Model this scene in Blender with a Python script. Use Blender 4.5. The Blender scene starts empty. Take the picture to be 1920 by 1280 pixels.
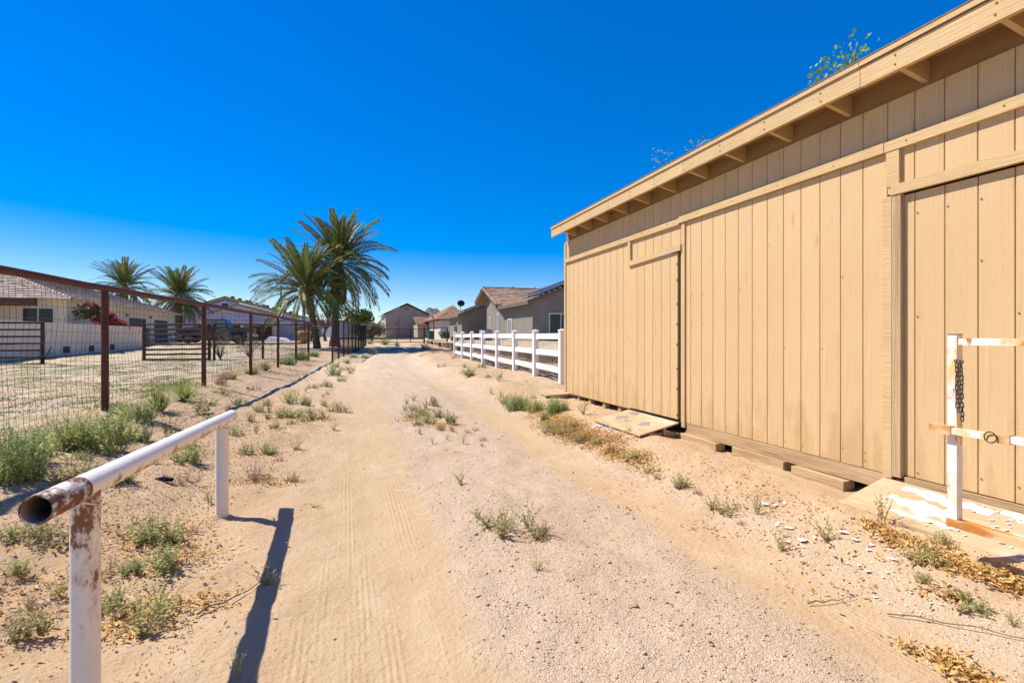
import bpy, bmesh, math, random
import numpy as np
from mathutils import Vector, Matrix, Euler

# ---------------------------------------------------------------- camera, sky, sun, exposure
scn = bpy.context.scene
COL = scn.collection
EYE = 1.40
YAW = math.atan(0.31)
cd = bpy.data.cameras.new('camera'); cam = bpy.data.objects.new('camera', cd); COL.objects.link(cam)
cd.sensor_width = 36; cd.lens = 18.75; cd.clip_start = .05; cd.clip_end = 20000
cd.shift_y = -8 / 1920
cam.location = (0, 0, EYE); cam.rotation_euler = (math.pi / 2, 0, -YAW)
scn.camera = cam
SUN_EL = math.radians(52)
SDX, SDY = .82, -.57                                   # horizontal direction the light travels
wd = bpy.data.worlds.new('World'); scn.world = wd; wd.use_nodes = True
wn = wd.node_tree.nodes; wl = wd.node_tree.links; wn.clear()
sky = wn.new('ShaderNodeTexSky'); sky.sky_type = 'NISHITA'; sky.sun_disc = False
sky.sun_elevation = SUN_EL; sky.sun_rotation = math.atan2(-SDX, -SDY)
sky.altitude = 900; sky.air_density = 1.0; sky.dust_density = .8; sky.ozone_density = 4.0
hs = wn.new('ShaderNodeHueSaturation'); hs.inputs['Saturation'].default_value = 2.05; hs.inputs['Value'].default_value = 1.15; hs.inputs['Hue'].default_value = .517
bg = wn.new('ShaderNodeBackground'); bg.inputs['Strength'].default_value = .15
wo = wn.new('ShaderNodeOutputWorld')
gmn = wn.new('ShaderNodeGamma'); gmn.inputs['Gamma'].default_value = .74; wl.new(sky.outputs[0], gmn.inputs[0]); wl.new(gmn.outputs[0], hs.inputs['Color']); wl.new(hs.outputs[0], bg.inputs[0]); wl.new(bg.outputs[0], wo.inputs[0])
sl = bpy.data.lights.new('sun', 'SUN'); sl.energy = 5.0; sl.angle = math.radians(.53); sl.color = (1, .915, .79)
so = bpy.data.objects.new('sun', sl); COL.objects.link(so)
_d = Vector((SDX * math.cos(SUN_EL), SDY * math.cos(SUN_EL), -math.sin(SUN_EL)))
so.rotation_euler = _d.to_track_quat('-Z', 'Y').to_euler(); so.location = (-20, 20, 40)
scn.view_settings.view_transform = 'Standard'; scn.view_settings.look = 'None'
scn.view_settings.exposure = .55; scn.view_settings.gamma = 1; scn.view_settings.use_curve_mapping = False
scn.cycles.max_bounces = 5; scn.cycles.diffuse_bounces = 3; scn.cycles.glossy_bounces = 2; scn.cycles.transmission_bounces = 2; scn.cycles.use_adaptive_sampling = True; scn.cycles.adaptive_threshold = .02; scn.cycles.transparent_max_bounces = 8; scn.cycles.use_denoising = True

RNG = random.Random(7)
NR = np.random.default_rng(7)

# ---------------------------------------------------------------- terrain height
def sm(a, b, x):
    t = np.clip((x - a) / (b - a), 0, 1); return t * t * (3 - 2 * t)
def H0(X, Y):
    X = np.asarray(X, float); Y = np.asarray(Y, float)
    r = np.interp(Y, [-50, 5, 9.3, 12, 24, 38, 48, 60, 100, 140], [0, 0, .08, .14, .29, .42, .83, .95, 1.36, 1.38])
    lot = np.interp(Y, [-50, 8, 24, 34, 40, 47, 60, 100, 140], [.34, .42, .46, .56, .64, .92, .95, 1.34, 1.38])
    x = X - 2.6 * sm(20, 46, Y)
    wl_ = np.where(-x > .9, np.interp(-x, [.9, 1.3, 2.2, 3.2, 4], [0, .05, .5, .95, 1.]), 0)
    h = r * (1 - wl_) + lot * wl_
    h = h + .2 * sm(2.6, 3.6, x) * (1 - .9 * sm(26, 40, Y))
    h = h - .05 * sm(3.5, 3.85, X) * (1 - sm(4.6, 5.2, X)) * (1 - sm(6.2, 7.5, Y))
    fade = 1 - sm(30, 44, Y)
    h = h - .03 * np.exp(-((x - .2) / .38) ** 2) * fade - .03 * np.exp(-((x - 2.35) / .34) ** 2) * fade + .015 * np.exp(-((x - 1.3) / .4) ** 2) * fade
    w = sm(7.55, 7.75, X) * sm(12, 13, Y) * (1 - sm(47.5, 49, Y))
    yard = np.interp(X, [7.5, 11, 60], [.80, 1.10, 1.15]) + np.interp(Y, [13, 40], [0, .08])
    h = h * (1 - w) + np.maximum(h, yard) * w
    w2 = sm(8, 12, X) * sm(47, 50, Y)
    return np.where(w2 > 0, h * (1 - w2) + np.maximum(h, 1.12) * w2, h)
def vnoise(x, y, s):
    xi = np.floor(x); yi = np.floor(y); fx = x - xi; fy = y - yi
    fx = fx * fx * (3 - 2 * fx); fy = fy * fy * (3 - 2 * fy)
    def h(a, b):
        v = np.sin(a * 127.1 + b * 311.7 + s * 74.7) * 43758.5453; return v - np.floor(v)
    return (h(xi, yi) * (1 - fx) + h(xi + 1, yi) * fx) * (1 - fy) + (h(xi, yi + 1) * (1 - fx) + h(xi + 1, yi + 1) * fx) * fy - .5
def HG(X, Y):
    X = np.asarray(X, float); Y = np.asarray(Y, float)
    x = X - 2.6 * sm(20, 46, Y)
    h = H0(X, Y)
    track = np.maximum(np.exp(-((x - .2) / .5) ** 2), np.exp(-((x - 2.35) / .4) ** 2))
    edge = np.exp(-((x - 1.95) / .16) ** 2) * .02 + np.exp(-((x - 2.85) / .22) ** 2) * .03
    near = 1 - sm(15, 60, Y)
    rough = (1 - .72 * track)
    n = vnoise(X * 1.1, Y * .9, 1) * .05 + vnoise(X * 3.1, Y * 2.7, 2) * .03 + (vnoise(X * 7.3, Y * 6.1, 3) * .026 + vnoise(X * 15, Y * 14, 4) * .016 - .012 * sm(.24, .36, vnoise(X * 3.7, Y * 3.3, 9))) * near
    mound = vnoise(X * .8 + 5, Y * .5, 8) * .10 * sm(2.4, 3.2, x) * (1 - sm(20, 40, Y)) * (1 - np.exp(-((X - 3.8) / .5) ** 2) * (Y < 9.6))
    return h + n * rough + edge * near * (.5 + vnoise(Y * 1.4, X, 6)) + mound
def gz(x, y): return float(HG(x, y))

# ---------------------------------------------------------------- mesh collector
OFF = {}
class MB:
    def __init__(s): s.v = []; s.f = []; s.t = []
    def add(s, vs, fs, tint=.5):
        o = len(s.v); s.v.extend([tuple(p) for p in vs]); s.f.extend([tuple(i + o for i in f) for f in fs]); s.t.extend([tint] * len(vs)); return s
    def box(s, x0, x1, y0, y1, z0, z1, tint=.5):
        return s.add([(x0, y0, z0), (x1, y0, z0), (x1, y1, z0), (x0, y1, z0), (x0, y0, z1), (x1, y0, z1), (x1, y1, z1), (x0, y1, z1)],
              [(0, 3, 2, 1), (4, 5, 6, 7), (0, 1, 5, 4), (1, 2, 6, 5), (2, 3, 7, 6), (3, 0, 4, 7)], tint)
    def bar(s, p0, p1, w, h, up=(0, 0, 1), tint=.5):
        p0 = Vector(p0); p1 = Vector(p1); d = (p1 - p0).normalized(); u = Vector(up)
        if abs(d.dot(u)) > .98: u = Vector((1, 0, 0))
        a = d.cross(u).normalized(); b = a.cross(d).normalized()
        vs = []
        for p in (p0, p1):
            for sa, sb in ((-1, -1), (1, -1), (1, 1), (-1, 1)): vs.append(p + a * sa * w / 2 + b * sb * h / 2)
        return s.add(vs, [(0, 1, 2, 3), (7, 6, 5, 4), (0, 4, 5, 1), (1, 5, 6, 2), (2, 6, 7, 3), (3, 7, 4, 0)], tint)
    def tube(s, pts, r, n=8, cap=True, tint=.5):
        pts = [Vector(p) for p in pts]; m = len(pts)
        rs = r if isinstance(r, (list, tuple)) else [r] * m
        vs = []; prev = None
        for i, p in enumerate(pts):
            d = (pts[min(i + 1, m - 1)] - pts[max(i - 1, 0)]).normalized()
            u = Vector((0, 0, 1)) if abs(d.z) < .9 else Vector((1, 0, 0))
            a = d.cross(u).normalized()
            if prev is not None:
                a = (prev - d * prev.dot(d)).normalized() if (prev - d * prev.dot(d)).length > 1e-4 else a
            prev = a; b = d.cross(a)
            for k in range(n):
                t = 2 * math.pi * k / n; vs.append(p + (a * math.cos(t) + b * math.sin(t)) * rs[i])
        fs = []
        for i in range(m - 1):
            for k in range(n):
                k2 = (k + 1) % n; fs.append((i * n + k, i * n + k2, (i + 1) * n + k2, (i + 1) * n + k))
        if cap: fs.append(tuple(range(n - 1, -1, -1))); fs.append(tuple((m - 1) * n + k for k in range(n)))
        return s.add(vs, fs, tint)
    def prism(s, poly, axis, a0, a1, tint=.5):
        n = len(poly); vs = []
        for a in (a0, a1):
            for (p, q) in poly:
                vs.append({'x': (a, p, q), 'y': (p, a, q), 'z': (p, q, a)}[axis])
        fs = [tuple(range(n)), tuple(range(2 * n - 1, n - 1, -1))] + [(i, i + n, (i + 1) % n + n, (i + 1) % n) for i in range(n)]
        return s.add(vs, fs, tint)
    def mesh(s, name, mat, off=(0, 0, 0), smooth=False):
        me = bpy.data.meshes.new(name)
        me.from_pydata([(x - off[0], y - off[1], z - off[2]) for x, y, z in s.v], [], s.f)
        at = me.attributes.new('tint', 'FLOAT', 'POINT'); at.data.foreach_set('value', np.array(s.t, dtype=np.float32))
        bm = bmesh.new(); bm.from_mesh(me); bmesh.ops.recalc_face_normals(bm, faces=bm.faces); bm.to_mesh(me); bm.free()
        if mat: me.materials.append(mat)
        if smooth:
            me.polygons.foreach_set('use_smooth', [True] * len(me.polygons))
            try: me.set_sharp_from_angle(angle=math.radians(40))
            except Exception: pass
        return me
    def build(s, name, mat, parent=None, smooth=False, off=None):
        o0 = OFF.get(parent.name, (0, 0, 0)) if parent else (off or (0, 0, 0))
        o = bpy.data.objects.new(name, s.mesh(name, mat, o0, smooth)); COL.objects.link(o)
        if parent: o.parent = parent
        elif off: o.location = off
        OFF[o.name] = o0
        return o
def tag(o, label=None, cat=None, group=None, kind=None):
    if label: o['label'] = label
    if cat: o['category'] = cat
    if group: o['group'] = group
    if kind: o['kind'] = kind
    return o
def thing(name, loc, label, cat, group=None):
    o = bpy.data.objects.new(name, None); COL.objects.link(o); o.location = loc; o.empty_display_size = .2
    OFF[o.name] = tuple(loc); return tag(o, label, cat, group)
def inst(name, me, parent, loc, rot=(0, 0, 0), scale=(1, 1, 1), local=False):
    o = bpy.data.objects.new(name, me); COL.objects.link(o)
    if parent:
        o.parent = parent; f = OFF.get(parent.name, (0, 0, 0))
        loc = tuple(loc[i] - (0 if local else f[i]) for i in range(3))
        OFF[o.name] = f
    o.location = loc; o.rotation_euler = rot; o.scale = scale
    return o

# ---------------------------------------------------------------- materials
def _noise(N, L, vec, scale, detail=4, rough=.55):
    n = N.new('ShaderNodeTexNoise'); n.inputs['Scale'].default_value = scale; n.inputs['Detail'].default_value = min(detail, 4); n.inputs['Roughness'].default_value = rough
    L.new(vec, n.inputs['Vector']); return n.outputs['Fac']
def _ramp(N, L, fac, lo, hi):
    r = N.new('ShaderNodeMapRange'); r.inputs['From Min'].default_value = lo; r.inputs['From Max'].default_value = hi; r.clamp = True
    L.new(fac, r.inputs['Value']); return r.outputs['Result']
def _mix(N, L, fac, a, b, mode='MIX'):
    m = N.new('ShaderNodeMix'); m.data_type = 'RGBA'; m.blend_type = mode
    for sock, val in ((m.inputs[0], fac), (m.inputs[6], a), (m.inputs[7], b)):
        if hasattr(val, 'links'): L.new(val, sock)
        elif isinstance(val, (int, float)): sock.default_value = val
        else: sock.default_value = (*val, 1) if len(val) == 3 else val
    return m.outputs[2]
def _math(N, L, op, a, b=None):
    m = N.new('ShaderNodeMath'); m.operation = op
    for i, v in enumerate((a, b)):
        if v is None: continue
        if hasattr(v, 'links'): L.new(v, m.inputs[i])
        else: m.inputs[i].default_value = v
    return m.outputs[0]
def _map(N, L, vec, scale):
    m = N.new('ShaderNodeMapping'); m.inputs['Scale'].default_value = scale; L.new(vec, m.inputs['Vector']); return m.outputs[0]
def M(name, c1, c2=None, scale=6, rough=.8, stretch=(1, 1, 1), layers=(), bump=0, bscale=40, bstretch=(1, 1, 1), metal=0, spec=.3, tint=0, objrand=0, coord='Object', lohi=(.35, .65), extra=None):
    m = bpy.data.materials.new(name); m.use_nodes = True; N = m.node_tree.nodes; L = m.node_tree.links
    b = N['Principled BSDF']; tc = N.new('ShaderNodeTexCoord')
    vec = tc.outputs['Object'] if coord == 'Object' else N.new('ShaderNodeNewGeometry').outputs['Position']
    if c2 is None: c2 = tuple(x * .88 for x in c1)
    col = _mix(N, L, _ramp(N, L, _noise(N, L, _map(N, L, vec, stretch), scale, 6), *lohi), c1, c2)
    for (lc, ls, lo, hi, lst) in layers:
        col = _mix(N, L, _ramp(N, L, _noise(N, L, _map(N, L, vec, lst), ls, 6, .62), lo, hi), col, lc)
    if extra: col = extra(N, L, vec, col)
    if tint:
        a = N.new('ShaderNodeAttribute'); a.attribute_name = 'tint'
        v = N.new('ShaderNodeMapRange'); v.inputs['To Min'].default_value = 1 - tint; v.inputs['To Max'].default_value = 1 + tint; L.new(a.outputs['Fac'], v.inputs['Value'])
        h = N.new('ShaderNodeHueSaturation'); L.new(col, h.inputs['Color']); L.new(v.outputs[0], h.inputs['Value']); col = h.outputs[0]
    if objrand:
        oi = N.new('ShaderNodeObjectInfo')
        v = N.new('ShaderNodeMapRange'); v.inputs['To Min'].default_value = 1 - objrand; v.inputs['To Max'].default_value = 1 + objrand; L.new(oi.outputs['Random'], v.inputs['Value'])
        h = N.new('ShaderNodeHueSaturation'); L.new(col, h.inputs['Color']); L.new(v.outputs[0], h.inputs['Value'])
        if objrand > .1:
            hv = N.new('ShaderNodeMapRange'); hv.inputs['To Min'].default_value = .465; hv.inputs['To Max'].default_value = .525; L.new(_math(N, L, 'FRACT', _math(N, L, 'MULTIPLY', oi.outputs['Random'], 7.31)), hv.inputs['Value']); L.new(hv.outputs[0], h.inputs['Hue'])
        col = h.outputs[0]
    L.new(col, b.inputs['Base Color'])
    b.inputs['Roughness'].default_value = rough; b.inputs['Metallic'].default_value = metal
    b.inputs['Specular IOR Level'].default_value = spec
    if bump:
        bp = N.new('ShaderNodeBump'); bp.inputs['Strength'].default_value = min(1, bump); bp.inputs['Distance'].default_value = .01 * max(1, bump)
        L.new(_noise(N, L, _map(N, L, vec, bstretch), bscale, 5), bp.inputs['Height']); L.new(bp.outputs[0], b.inputs['Normal'])
    return m
def leafmat(name, c1, c2, trans=.25, tint=.35, objrand=.12, rough=.6, scale=3, dry=None, frac=.85):
    def dryx(N, L, vec, col):
        a = N.new('ShaderNodeAttribute'); a.attribute_name = 'tint'
        return _mix(N, L, _ramp(N, L, a.outputs['Fac'], frac, frac + .03), col, dry)
    m = M(name, c1, c2, scale=scale, rough=rough, tint=tint, objrand=objrand, spec=.25, extra=dryx if dry else None)
    N = m.node_tree.nodes; L = m.node_tree.links; b = N['Principled BSDF']; out = N['Material Output']
    t = N.new('ShaderNodeBsdfTranslucent'); src = b.inputs['Base Color'].links[0].from_socket; L.new(src, t.inputs['Color'])
    mx = N.new('ShaderNodeMixShader'); mx.inputs[0].default_value = trans
    L.new(b.outputs[0], mx.inputs[1]); L.new(t.outputs[0], mx.inputs[2]); L.new(mx.outputs[0], out.inputs['Surface'])
    return m

def splash(N, L, vec, col):
    g = N.new('ShaderNodeNewGeometry'); sx = N.new('ShaderNodeSeparateXYZ'); L.new(g.outputs['Position'], sx.inputs[0])
    low = _ramp(N, L, sx.outputs['Z'], .95, .36)
    n = _noise(N, L, _map(N, L, g.outputs['Position'], (1, 2.2, .55)), 3.2, 6, .65)
    f = _math(N, L, 'MULTIPLY', _ramp(N, L, _math(N, L, 'ADD', n, _math(N, L, 'MULTIPLY', low, .24)), .60, .76), .55)
    col = _mix(N, L, f, col, (.44, .27, .115))
    kn = N.new('ShaderNodeTexVoronoi'); kn.inputs['Scale'].default_value = 1; L.new(_map(N, L, g.outputs['Position'], (1, 4.9, 1.1)), kn.inputs['Vector'])
    return _mix(N, L, _math(N, L, 'MULTIPLY', _ramp(N, L, kn.outputs['Distance'], .10, .03), .5), col, (.34, .20, .085))
TAN = (.585, .41, .215)
tan_paint = M('tan_paint', TAN, (.57, .385, .19), scale=1.3, rough=.75, stretch=(1, 2, .5), objrand=.025,
   layers=(((.47, .30, .14), 3.0, .60, .78, (1, 3, .35)), ((.60, .44, .26), 2.2, .58, .72, (1, 1.4, .5)), ((.40, .25, .12), 9, .70, .78, (1, 1, .5)), ((.535, .36, .175), 3, .54, .72, (1, 16, .35)), ((.63, .47, .28), 3, .60, .72, (1, 22, .5))), bump=.2, bscale=9, bstretch=(1, 5, 20), extra=splash)
tan_trim = M('tan_trim', (.57, .405, .205), (.51, .355, .175), scale=3, rough=.75, layers=(((.45, .27, .11), 7, .66, .74, (1, .5, 1)), ((.40, .30, .18), 14, .70, .78, (1, .25, 1))), bump=.5, bscale=20, bstretch=(1, .2, 3))
tan_dark = M('tan_backing', (.34, .215, .105), rough=.9)
raw_wood = M('weathered_wood', (.50, .35, .19), (.36, .235, .12), scale=5, rough=.85, stretch=(3, .35, 3), layers=(((.24, .15, .075), 6, .62, .74, (3, .3, 6)),), bump=.8, bscale=14, bstretch=(4, .3, 6))
post_wood = M('split_grey_wood', (.50, .36, .20), (.36, .25, .14), scale=4, rough=.85, stretch=(6, 6, .3), layers=(((.15, .10, .06), 5, .64, .70, (9, 9, .25)),), bump=.9, bscale=12, bstretch=(6, 6, .3))
ply = M('plywood', (.50, .365, .225), (.42, .285, .16), scale=4, rough=.8, stretch=(3, .5, 3), layers=(((.42, .27, .13), 5, .64, .76, (5, .45, 5)), ((.56, .45, .33), 3, .58, .7, (1, .6, 1))), bump=.4, bscale=18, bstretch=(4, .4, 4))
ply_patch = M('worn_grey_patch', (.22, .185, .16), (.30, .26, .22), scale=12, rough=.9)
white_peel = M('peeled_white_paint', (.83, .82, .80), (.76, .75, .72), scale=9, rough=.6)
roofing = M('roll_roofing', (.22, .17, .13), (.16, .125, .10), scale=20, rough=.95, bump=.4, bscale=160)
RUST = (.17, .065, .025)
rail_white = M('white_pipe_paint', (.80, .80, .82), (.74, .74, .76), scale=4, rough=.42, spec=.5,
   layers=(((.55, .40, .30), 6, .66, .76, (2, .8, 2)), (RUST, 13, .70, .74, (1.5, 1, 1.5))), bump=.12, bscale=60)
def under_rust(N, L, vec, col):
    sx = N.new('ShaderNodeSeparateXYZ'); L.new(vec, sx.inputs[0])
    f = _math(N, L, 'ADD', _math(N, L, 'MULTIPLY', sx.outputs['Z'], -7.5), _math(N, L, 'MULTIPLY', _noise(N, L, _map(N, L, vec, (3, 2.2, 3)), 5, 6, .65), 1.6))
    f = _math(N, L, 'ADD', f, _math(N, L, 'MULTIPLY', sx.outputs['X'], 3.5))
    col = _mix(N, L, _math(N, L, 'MULTIPLY', _ramp(N, L, f, 1.02, 1.2), .75), col, (.42, .26, .17))
    return _mix(N, L, _ramp(N, L, f, 1.15, 1.30), col, (.17, .072, .038))
rail_under = M('white_pipe_paint_rusty_below', (.85, .795, .70), (.80, .745, .65), scale=4, rough=.40, spec=.5, layers=(((.50, .30, .18), 30, .72, .76, (1, 1, 1)),), extra=under_rust, bump=.1, bscale=60)
rail_end = M('rusty_pipe_end', (.22, .085, .045), (.11, .045, .028), scale=10, rough=.75, stretch=(2, 3, 2), layers=(((.78, .74, .68), 6, .48, .60, (3, 1.6, 3)), ((.36, .17, .07), 12, .62, .72, (1, 1, 1))), bump=.4, bscale=50)
def top_rust(N, L, vec, col):
    sx = N.new('ShaderNodeSeparateXYZ'); L.new(vec, sx.inputs[0])
    top = _ramp(N, L, sx.outputs['Z'], .15, .82)
    low = _ramp(N, L, sx.outputs['Z'], .14, -.02)
    n = _noise(N, L, _map(N, L, vec, (1, 1, .55)), 16, 6, .7)
    n2 = _noise(N, L, _map(N, L, vec, (1, 1, .3)), 5, 4, .6)
    f = _math(N, L, 'ADD', _math(N, L, 'ADD', _math(N, L, 'MULTIPLY', top, .13), _math(N, L, 'ADD', .03, _math(N, L, 'MULTIPLY', low, .13))), _math(N, L, 'ADD', _math(N, L, 'MULTIPLY', n, .6), _math(N, L, 'MULTIPLY', n2, .5)))
    col = _mix(N, L, _math(N, L, 'MULTIPLY', _ramp(N, L, f, .63, .72), .6), col, (.50, .30, .17))
    return _mix(N, L, _ramp(N, L, f, .69, .735), col, (.21, .09, .035))
post_white = M('white_post_paint_rust', (.85, .795, .70), (.79, .735, .64), scale=4, rough=.45, spec=.45, extra=top_rust, bump=.1, bscale=60)
post_white_clean = M('white_post_paint', (.85, .795, .70), (.79, .735, .64), scale=4, rough=.45, spec=.45, layers=(((.45, .24, .12), 22, .71, .74, (1, 1, .6)),), bump=.1, bscale=60)
pipe_in = M('pipe_inside', (.20, .11, .06), (.55, .46, .36), scale=5, rough=.8)
gate_white = M('gate_white_rust', (.82, .80, .76), (.74, .70, .64), scale=6, rough=.5, spec=.4, layers=(((.74, .47, .18), 6, .47, .60, (1, 1, .7)), ((.46, .18, .04), 10, .545, .62, (1, 1, .5))), bump=.15, bscale=60)
gate_rust = M('gate_heavy_rust', (.66, .44, .22), (.52, .25, .07), scale=9, rough=.7, stretch=(1, .5, 1), layers=(((.46, .18, .04), 8, .46, .60, (1, .5, 1)),), lohi=(.42, .55), bump=.3, bscale=60)
dark_steel = M('dark_chain_steel', (.13, .13, .135), (.10, .075, .06), scale=30, rough=.45, metal=.7)
rust_pipe = M('rusty_brown_pipe', (.135, .045, .026), (.085, .032, .022), scale=6, rough=.7, layers=(((.24, .10, .04), 14, .62, .72, (1, 1, 1)),), bump=.25, bscale=70)
dark_pipe = M('dark_brown_pipe', (.075, .036, .028), (.055, .03, .026), scale=6, rough=.7)
wire = M('fence_wire', (.085, .06, .05), (.055, .045, .04), scale=10, rough=.6, metal=.3)
wire_dark = M('dark_mesh_wire', (.05, .05, .05), (.035, .034, .034), scale=10, rough=.7, metal=.2)
vinyl = M('white_vinyl', (.85, .82, .76), (.83, .79, .73), scale=3, rough=.4, spec=.4, layers=(((.66, .58, .46), 2.2, .60, .78, (1, 1, 2)),))

# ---------------------------------------------------------------- ground sheet
def spaced(lo, hi, c0, c1, d, g):
    a = list(np.arange(c0, c1 + 1e-6, d)); p = c1
    while p < hi: p += max(d, g * (p - c1 + d / g)); a.append(min(p, hi))
    q = c0; b = []
    while q > lo: q -= max(d, g * (c0 - q + d / g)); b.append(max(q, lo))
    return np.array(b[::-1] + a)
xs = spaced(-4000, 4000, -3.6, 4.6, .055, .045)
ys = spaced(-40, 6000, 1.2, 6, .055, .016)
GX, GY = np.meshgrid(xs, ys)
GZ = HG(GX, GY)
nx, ny = len(xs), len(ys)
gm = bpy.data.meshes.new('ground')
gm.vertices.add(nx * ny); gm.vertices.foreach_set('co', np.stack([GX, GY, GZ], -1).astype(np.float32).ravel())
ii = (np.arange(ny - 1)[:, None] * nx + np.arange(nx - 1)[None, :]).ravel()
qd = np.stack([ii, ii + 1, ii + nx + 1, ii + nx], -1).astype(np.int32)
gm.loops.add(qd.size); gm.loops.foreach_set('vertex_index', qd.ravel())
gm.polygons.add(len(qd)); gm.polygons.foreach_set('loop_start', np.arange(0, qd.size, 4, dtype=np.int32)); gm.polygons.foreach_set('loop_total', np.full(len(qd), 4, dtype=np.int32))
gm.polygons.foreach_set('use_smooth', np.ones(len(qd), dtype=bool))
gm.update(calc_edges=True)
def soil(X, Y):
    x = X - 2.6 * sm(20, 46, Y)
    nz = vnoise(X * 1.3, Y * .8, 11) * .5 + vnoise(X * 4, Y * 3, 12) * .25
    grav = sm(.52, .8, x + nz * .35) * (1 - sm(2.0, 2.3, x + nz * .5)) + .75 * sm(2.5, 2.75, x + nz * .4) * (1 - sm(2.85, 3.3, x + nz * .5))
    trk = np.exp(-((x - .12) / .42) ** 4) + .8 * np.exp(-((x - 2.35) / .3) ** 4)
    lotm = sm(3.2, 3.7, -x + nz * .4)
    return np.clip(grav, 0, 1), np.clip(trk, 0, 1), np.clip(lotm, 0, 1)
g_, t_, l_ = soil(GX, GY)
l_ = np.maximum(l_, .9 * sm(7.5, 7.8, GX) * sm(11, 13, GY) * (1 - sm(75, 90, GY)))
ca = gm.attributes.new('soil', 'FLOAT_COLOR', 'POINT')
ca.data.foreach_set('color', np.stack([g_, t_, l_, sm(9, 20, GY) * sm(-1.6, -.4, GX - 2.6 * sm(20, 46, GY)) * (1 - sm(2.9, 3.6, GX - 2.6 * sm(20, 46, GY)))], -1).astype(np.float32).ravel())
def ground_mat():
    m = bpy.data.materials.new('desert_soil'); m.use_nodes = True; N = m.node_tree.nodes; L = m.node_tree.links; b = N['Principled BSDF']
    vec = N.new('ShaderNodeNewGeometry').outputs['Position']
    at = N.new('ShaderNodeAttribute'); at.attribute_name = 'soil'
    sp = N.new('ShaderNodeSeparateColor'); L.new(at.outputs['Color'], sp.inputs[0]); gr, tr, lo = sp.outputs[0], sp.outputs[1], sp.outputs[2]
    base = _mix(N, L, _ramp(N, L, _noise(N, L, vec, 1.6, 7, .6), .35, .68), (.465, .335, .205), (.42, .29, .17))
    base = _mix(N, L, _ramp(N, L, _noise(N, L, vec, .45, 4), .45, .7), base, (.49, .36, .225))
    base = _mix(N, L, _math(N, L, 'MULTIPLY', _ramp(N, L, _noise(N, L, vec, 45, 5, .7), .50, .75), .35), base, (.36, .215, .12))
    trc = _mix(N, L, _ramp(N, L, _noise(N, L, _map(N, L, vec, (2.5, .5, 1)), 2.5, 6), .35, .65), (.485, .36, .22), (.45, .32, .185))
    base = _mix(N, L, _math(N, L, 'MULTIPLY', tr, .8), base, trc)
    # gravel of mixed pale stones
    vo = N.new('ShaderNodeTexVoronoi'); vo.inputs['Scale'].default_value = 125; L.new(vec, vo.inputs['Vector'])
    sc = N.new('ShaderNodeSeparateColor'); L.new(vo.outputs['Color'], sc.inputs[0])
    st = _mix(N, L, sc.outputs[0], (.455, .345, .24), (.54, .405, .28))
    st = _mix(N, L, _ramp(N, L, sc.outputs[1], .82, .86), st, (.36, .275, .20))
    st = _mix(N, L, _ramp(N, L, sc.outputs[2], .90, .93), st, (.60, .50, .42))
    cov = _math(N, L, 'MULTIPLY', gr, _ramp(N, L, _math(N, L, 'ADD', _noise(N, L, vec, 9, 5, .65), _math(N, L, 'MULTIPLY', gr, .2)), .42, .58))
    base = _mix(N, L, _math(N, L, 'MULTIPLY', cov, .85), base, st)
    base = _mix(N, L, _math(N, L, 'MULTIPLY', at.outputs['Alpha'], .75), base, _mix(N, L, _ramp(N, L, _noise(N, L, _map(N, L, vec, (2, .4, 1)), 1.2, 6), .38, .62), (.55, .435, .305), (.51, .39, .265)))
    # neighbour's lot: paler grey dirt with patchy dry and green cover
    lc = _mix(N, L, _ramp(N, L, _noise(N, L, vec, .55, 6, .6), .42, .6), (.50, .415, .32), (.49, .375, .25))
    lc = _mix(N, L, _math(N, L, 'MULTIPLY', _ramp(N, L, _noise(N, L, _map(N, L, vec, (1, .6, 1)), .8, 7, .68), .50, .62), .8), lc, (.33, .275, .13))
    base = _mix(N, L, lo, base, lc)
    base = _mix(N, L, _math(N, L, 'MULTIPLY', _ramp(N, L, _noise(N, L, vec, .9, 7, .7), .52, .66), .30), base, (.37, .245, .14))
    base = _mix(N, L, _math(N, L, 'MULTIPLY', _ramp(N, L, _noise(N, L, _map(N, L, vec, (1.4, .7, 1)), 1.4, 7, .7), .54, .68), .45), base, (.56, .43, .29))
    L.new(base, b.inputs['Base Color']); b.inputs['Roughness'].default_value = .95; b.inputs['Specular IOR Level'].default_value = .15
    h1 = _math(N, L, 'ADD', _math(N, L, 'MULTIPLY', _noise(N, L, vec, 28, 8, .72), 1.3), _math(N, L, 'MULTIPLY', _noise(N, L, vec, 9, 6, .6), 1.2))
    h2 = _math(N, L, 'MULTIPLY', _math(N, L, 'MULTIPLY', _math(N, L, 'SUBTRACT', .55, vo.outputs['Distance']), cov), .45)
    wv = N.new('ShaderNodeTexWave'); wv.wave_type = 'BANDS'; wv.bands_direction = 'X'; wv.inputs['Scale'].default_value = 10; wv.inputs['Distortion'].default_value = 1.2; wv.inputs['Detail'].default_value = 3; wv.inputs['Detail Scale'].default_value = 2
    L.new(_map(N, L, vec, (1, .12, 1)), wv.inputs['Vector'])
    wv2 = N.new('ShaderNodeTexWave'); wv2.bands_direction = 'DIAGONAL'; wv2.inputs['Scale'].default_value = 7; wv2.inputs['Distortion'].default_value = 5; wv2.inputs['Detail'].default_value = 2
    L.new(vec, wv2.inputs['Vector'])
    h3 = _math(N, L, 'MULTIPLY', _math(N, L, 'ADD', _math(N, L, 'MULTIPLY', wv.outputs['Fac'], _math(N, L, 'MULTIPLY', _ramp(N, L, _noise(N, L, _map(N, L, vec, (5, .35, 1)), 1.0, 3), .46, .62), .30)), _math(N, L, 'MULTIPLY', wv2.outputs['Fac'], .03)), tr)
    hh = _math(N, L, 'ADD', _math(N, L, 'ADD', h1, h2), h3)
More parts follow.
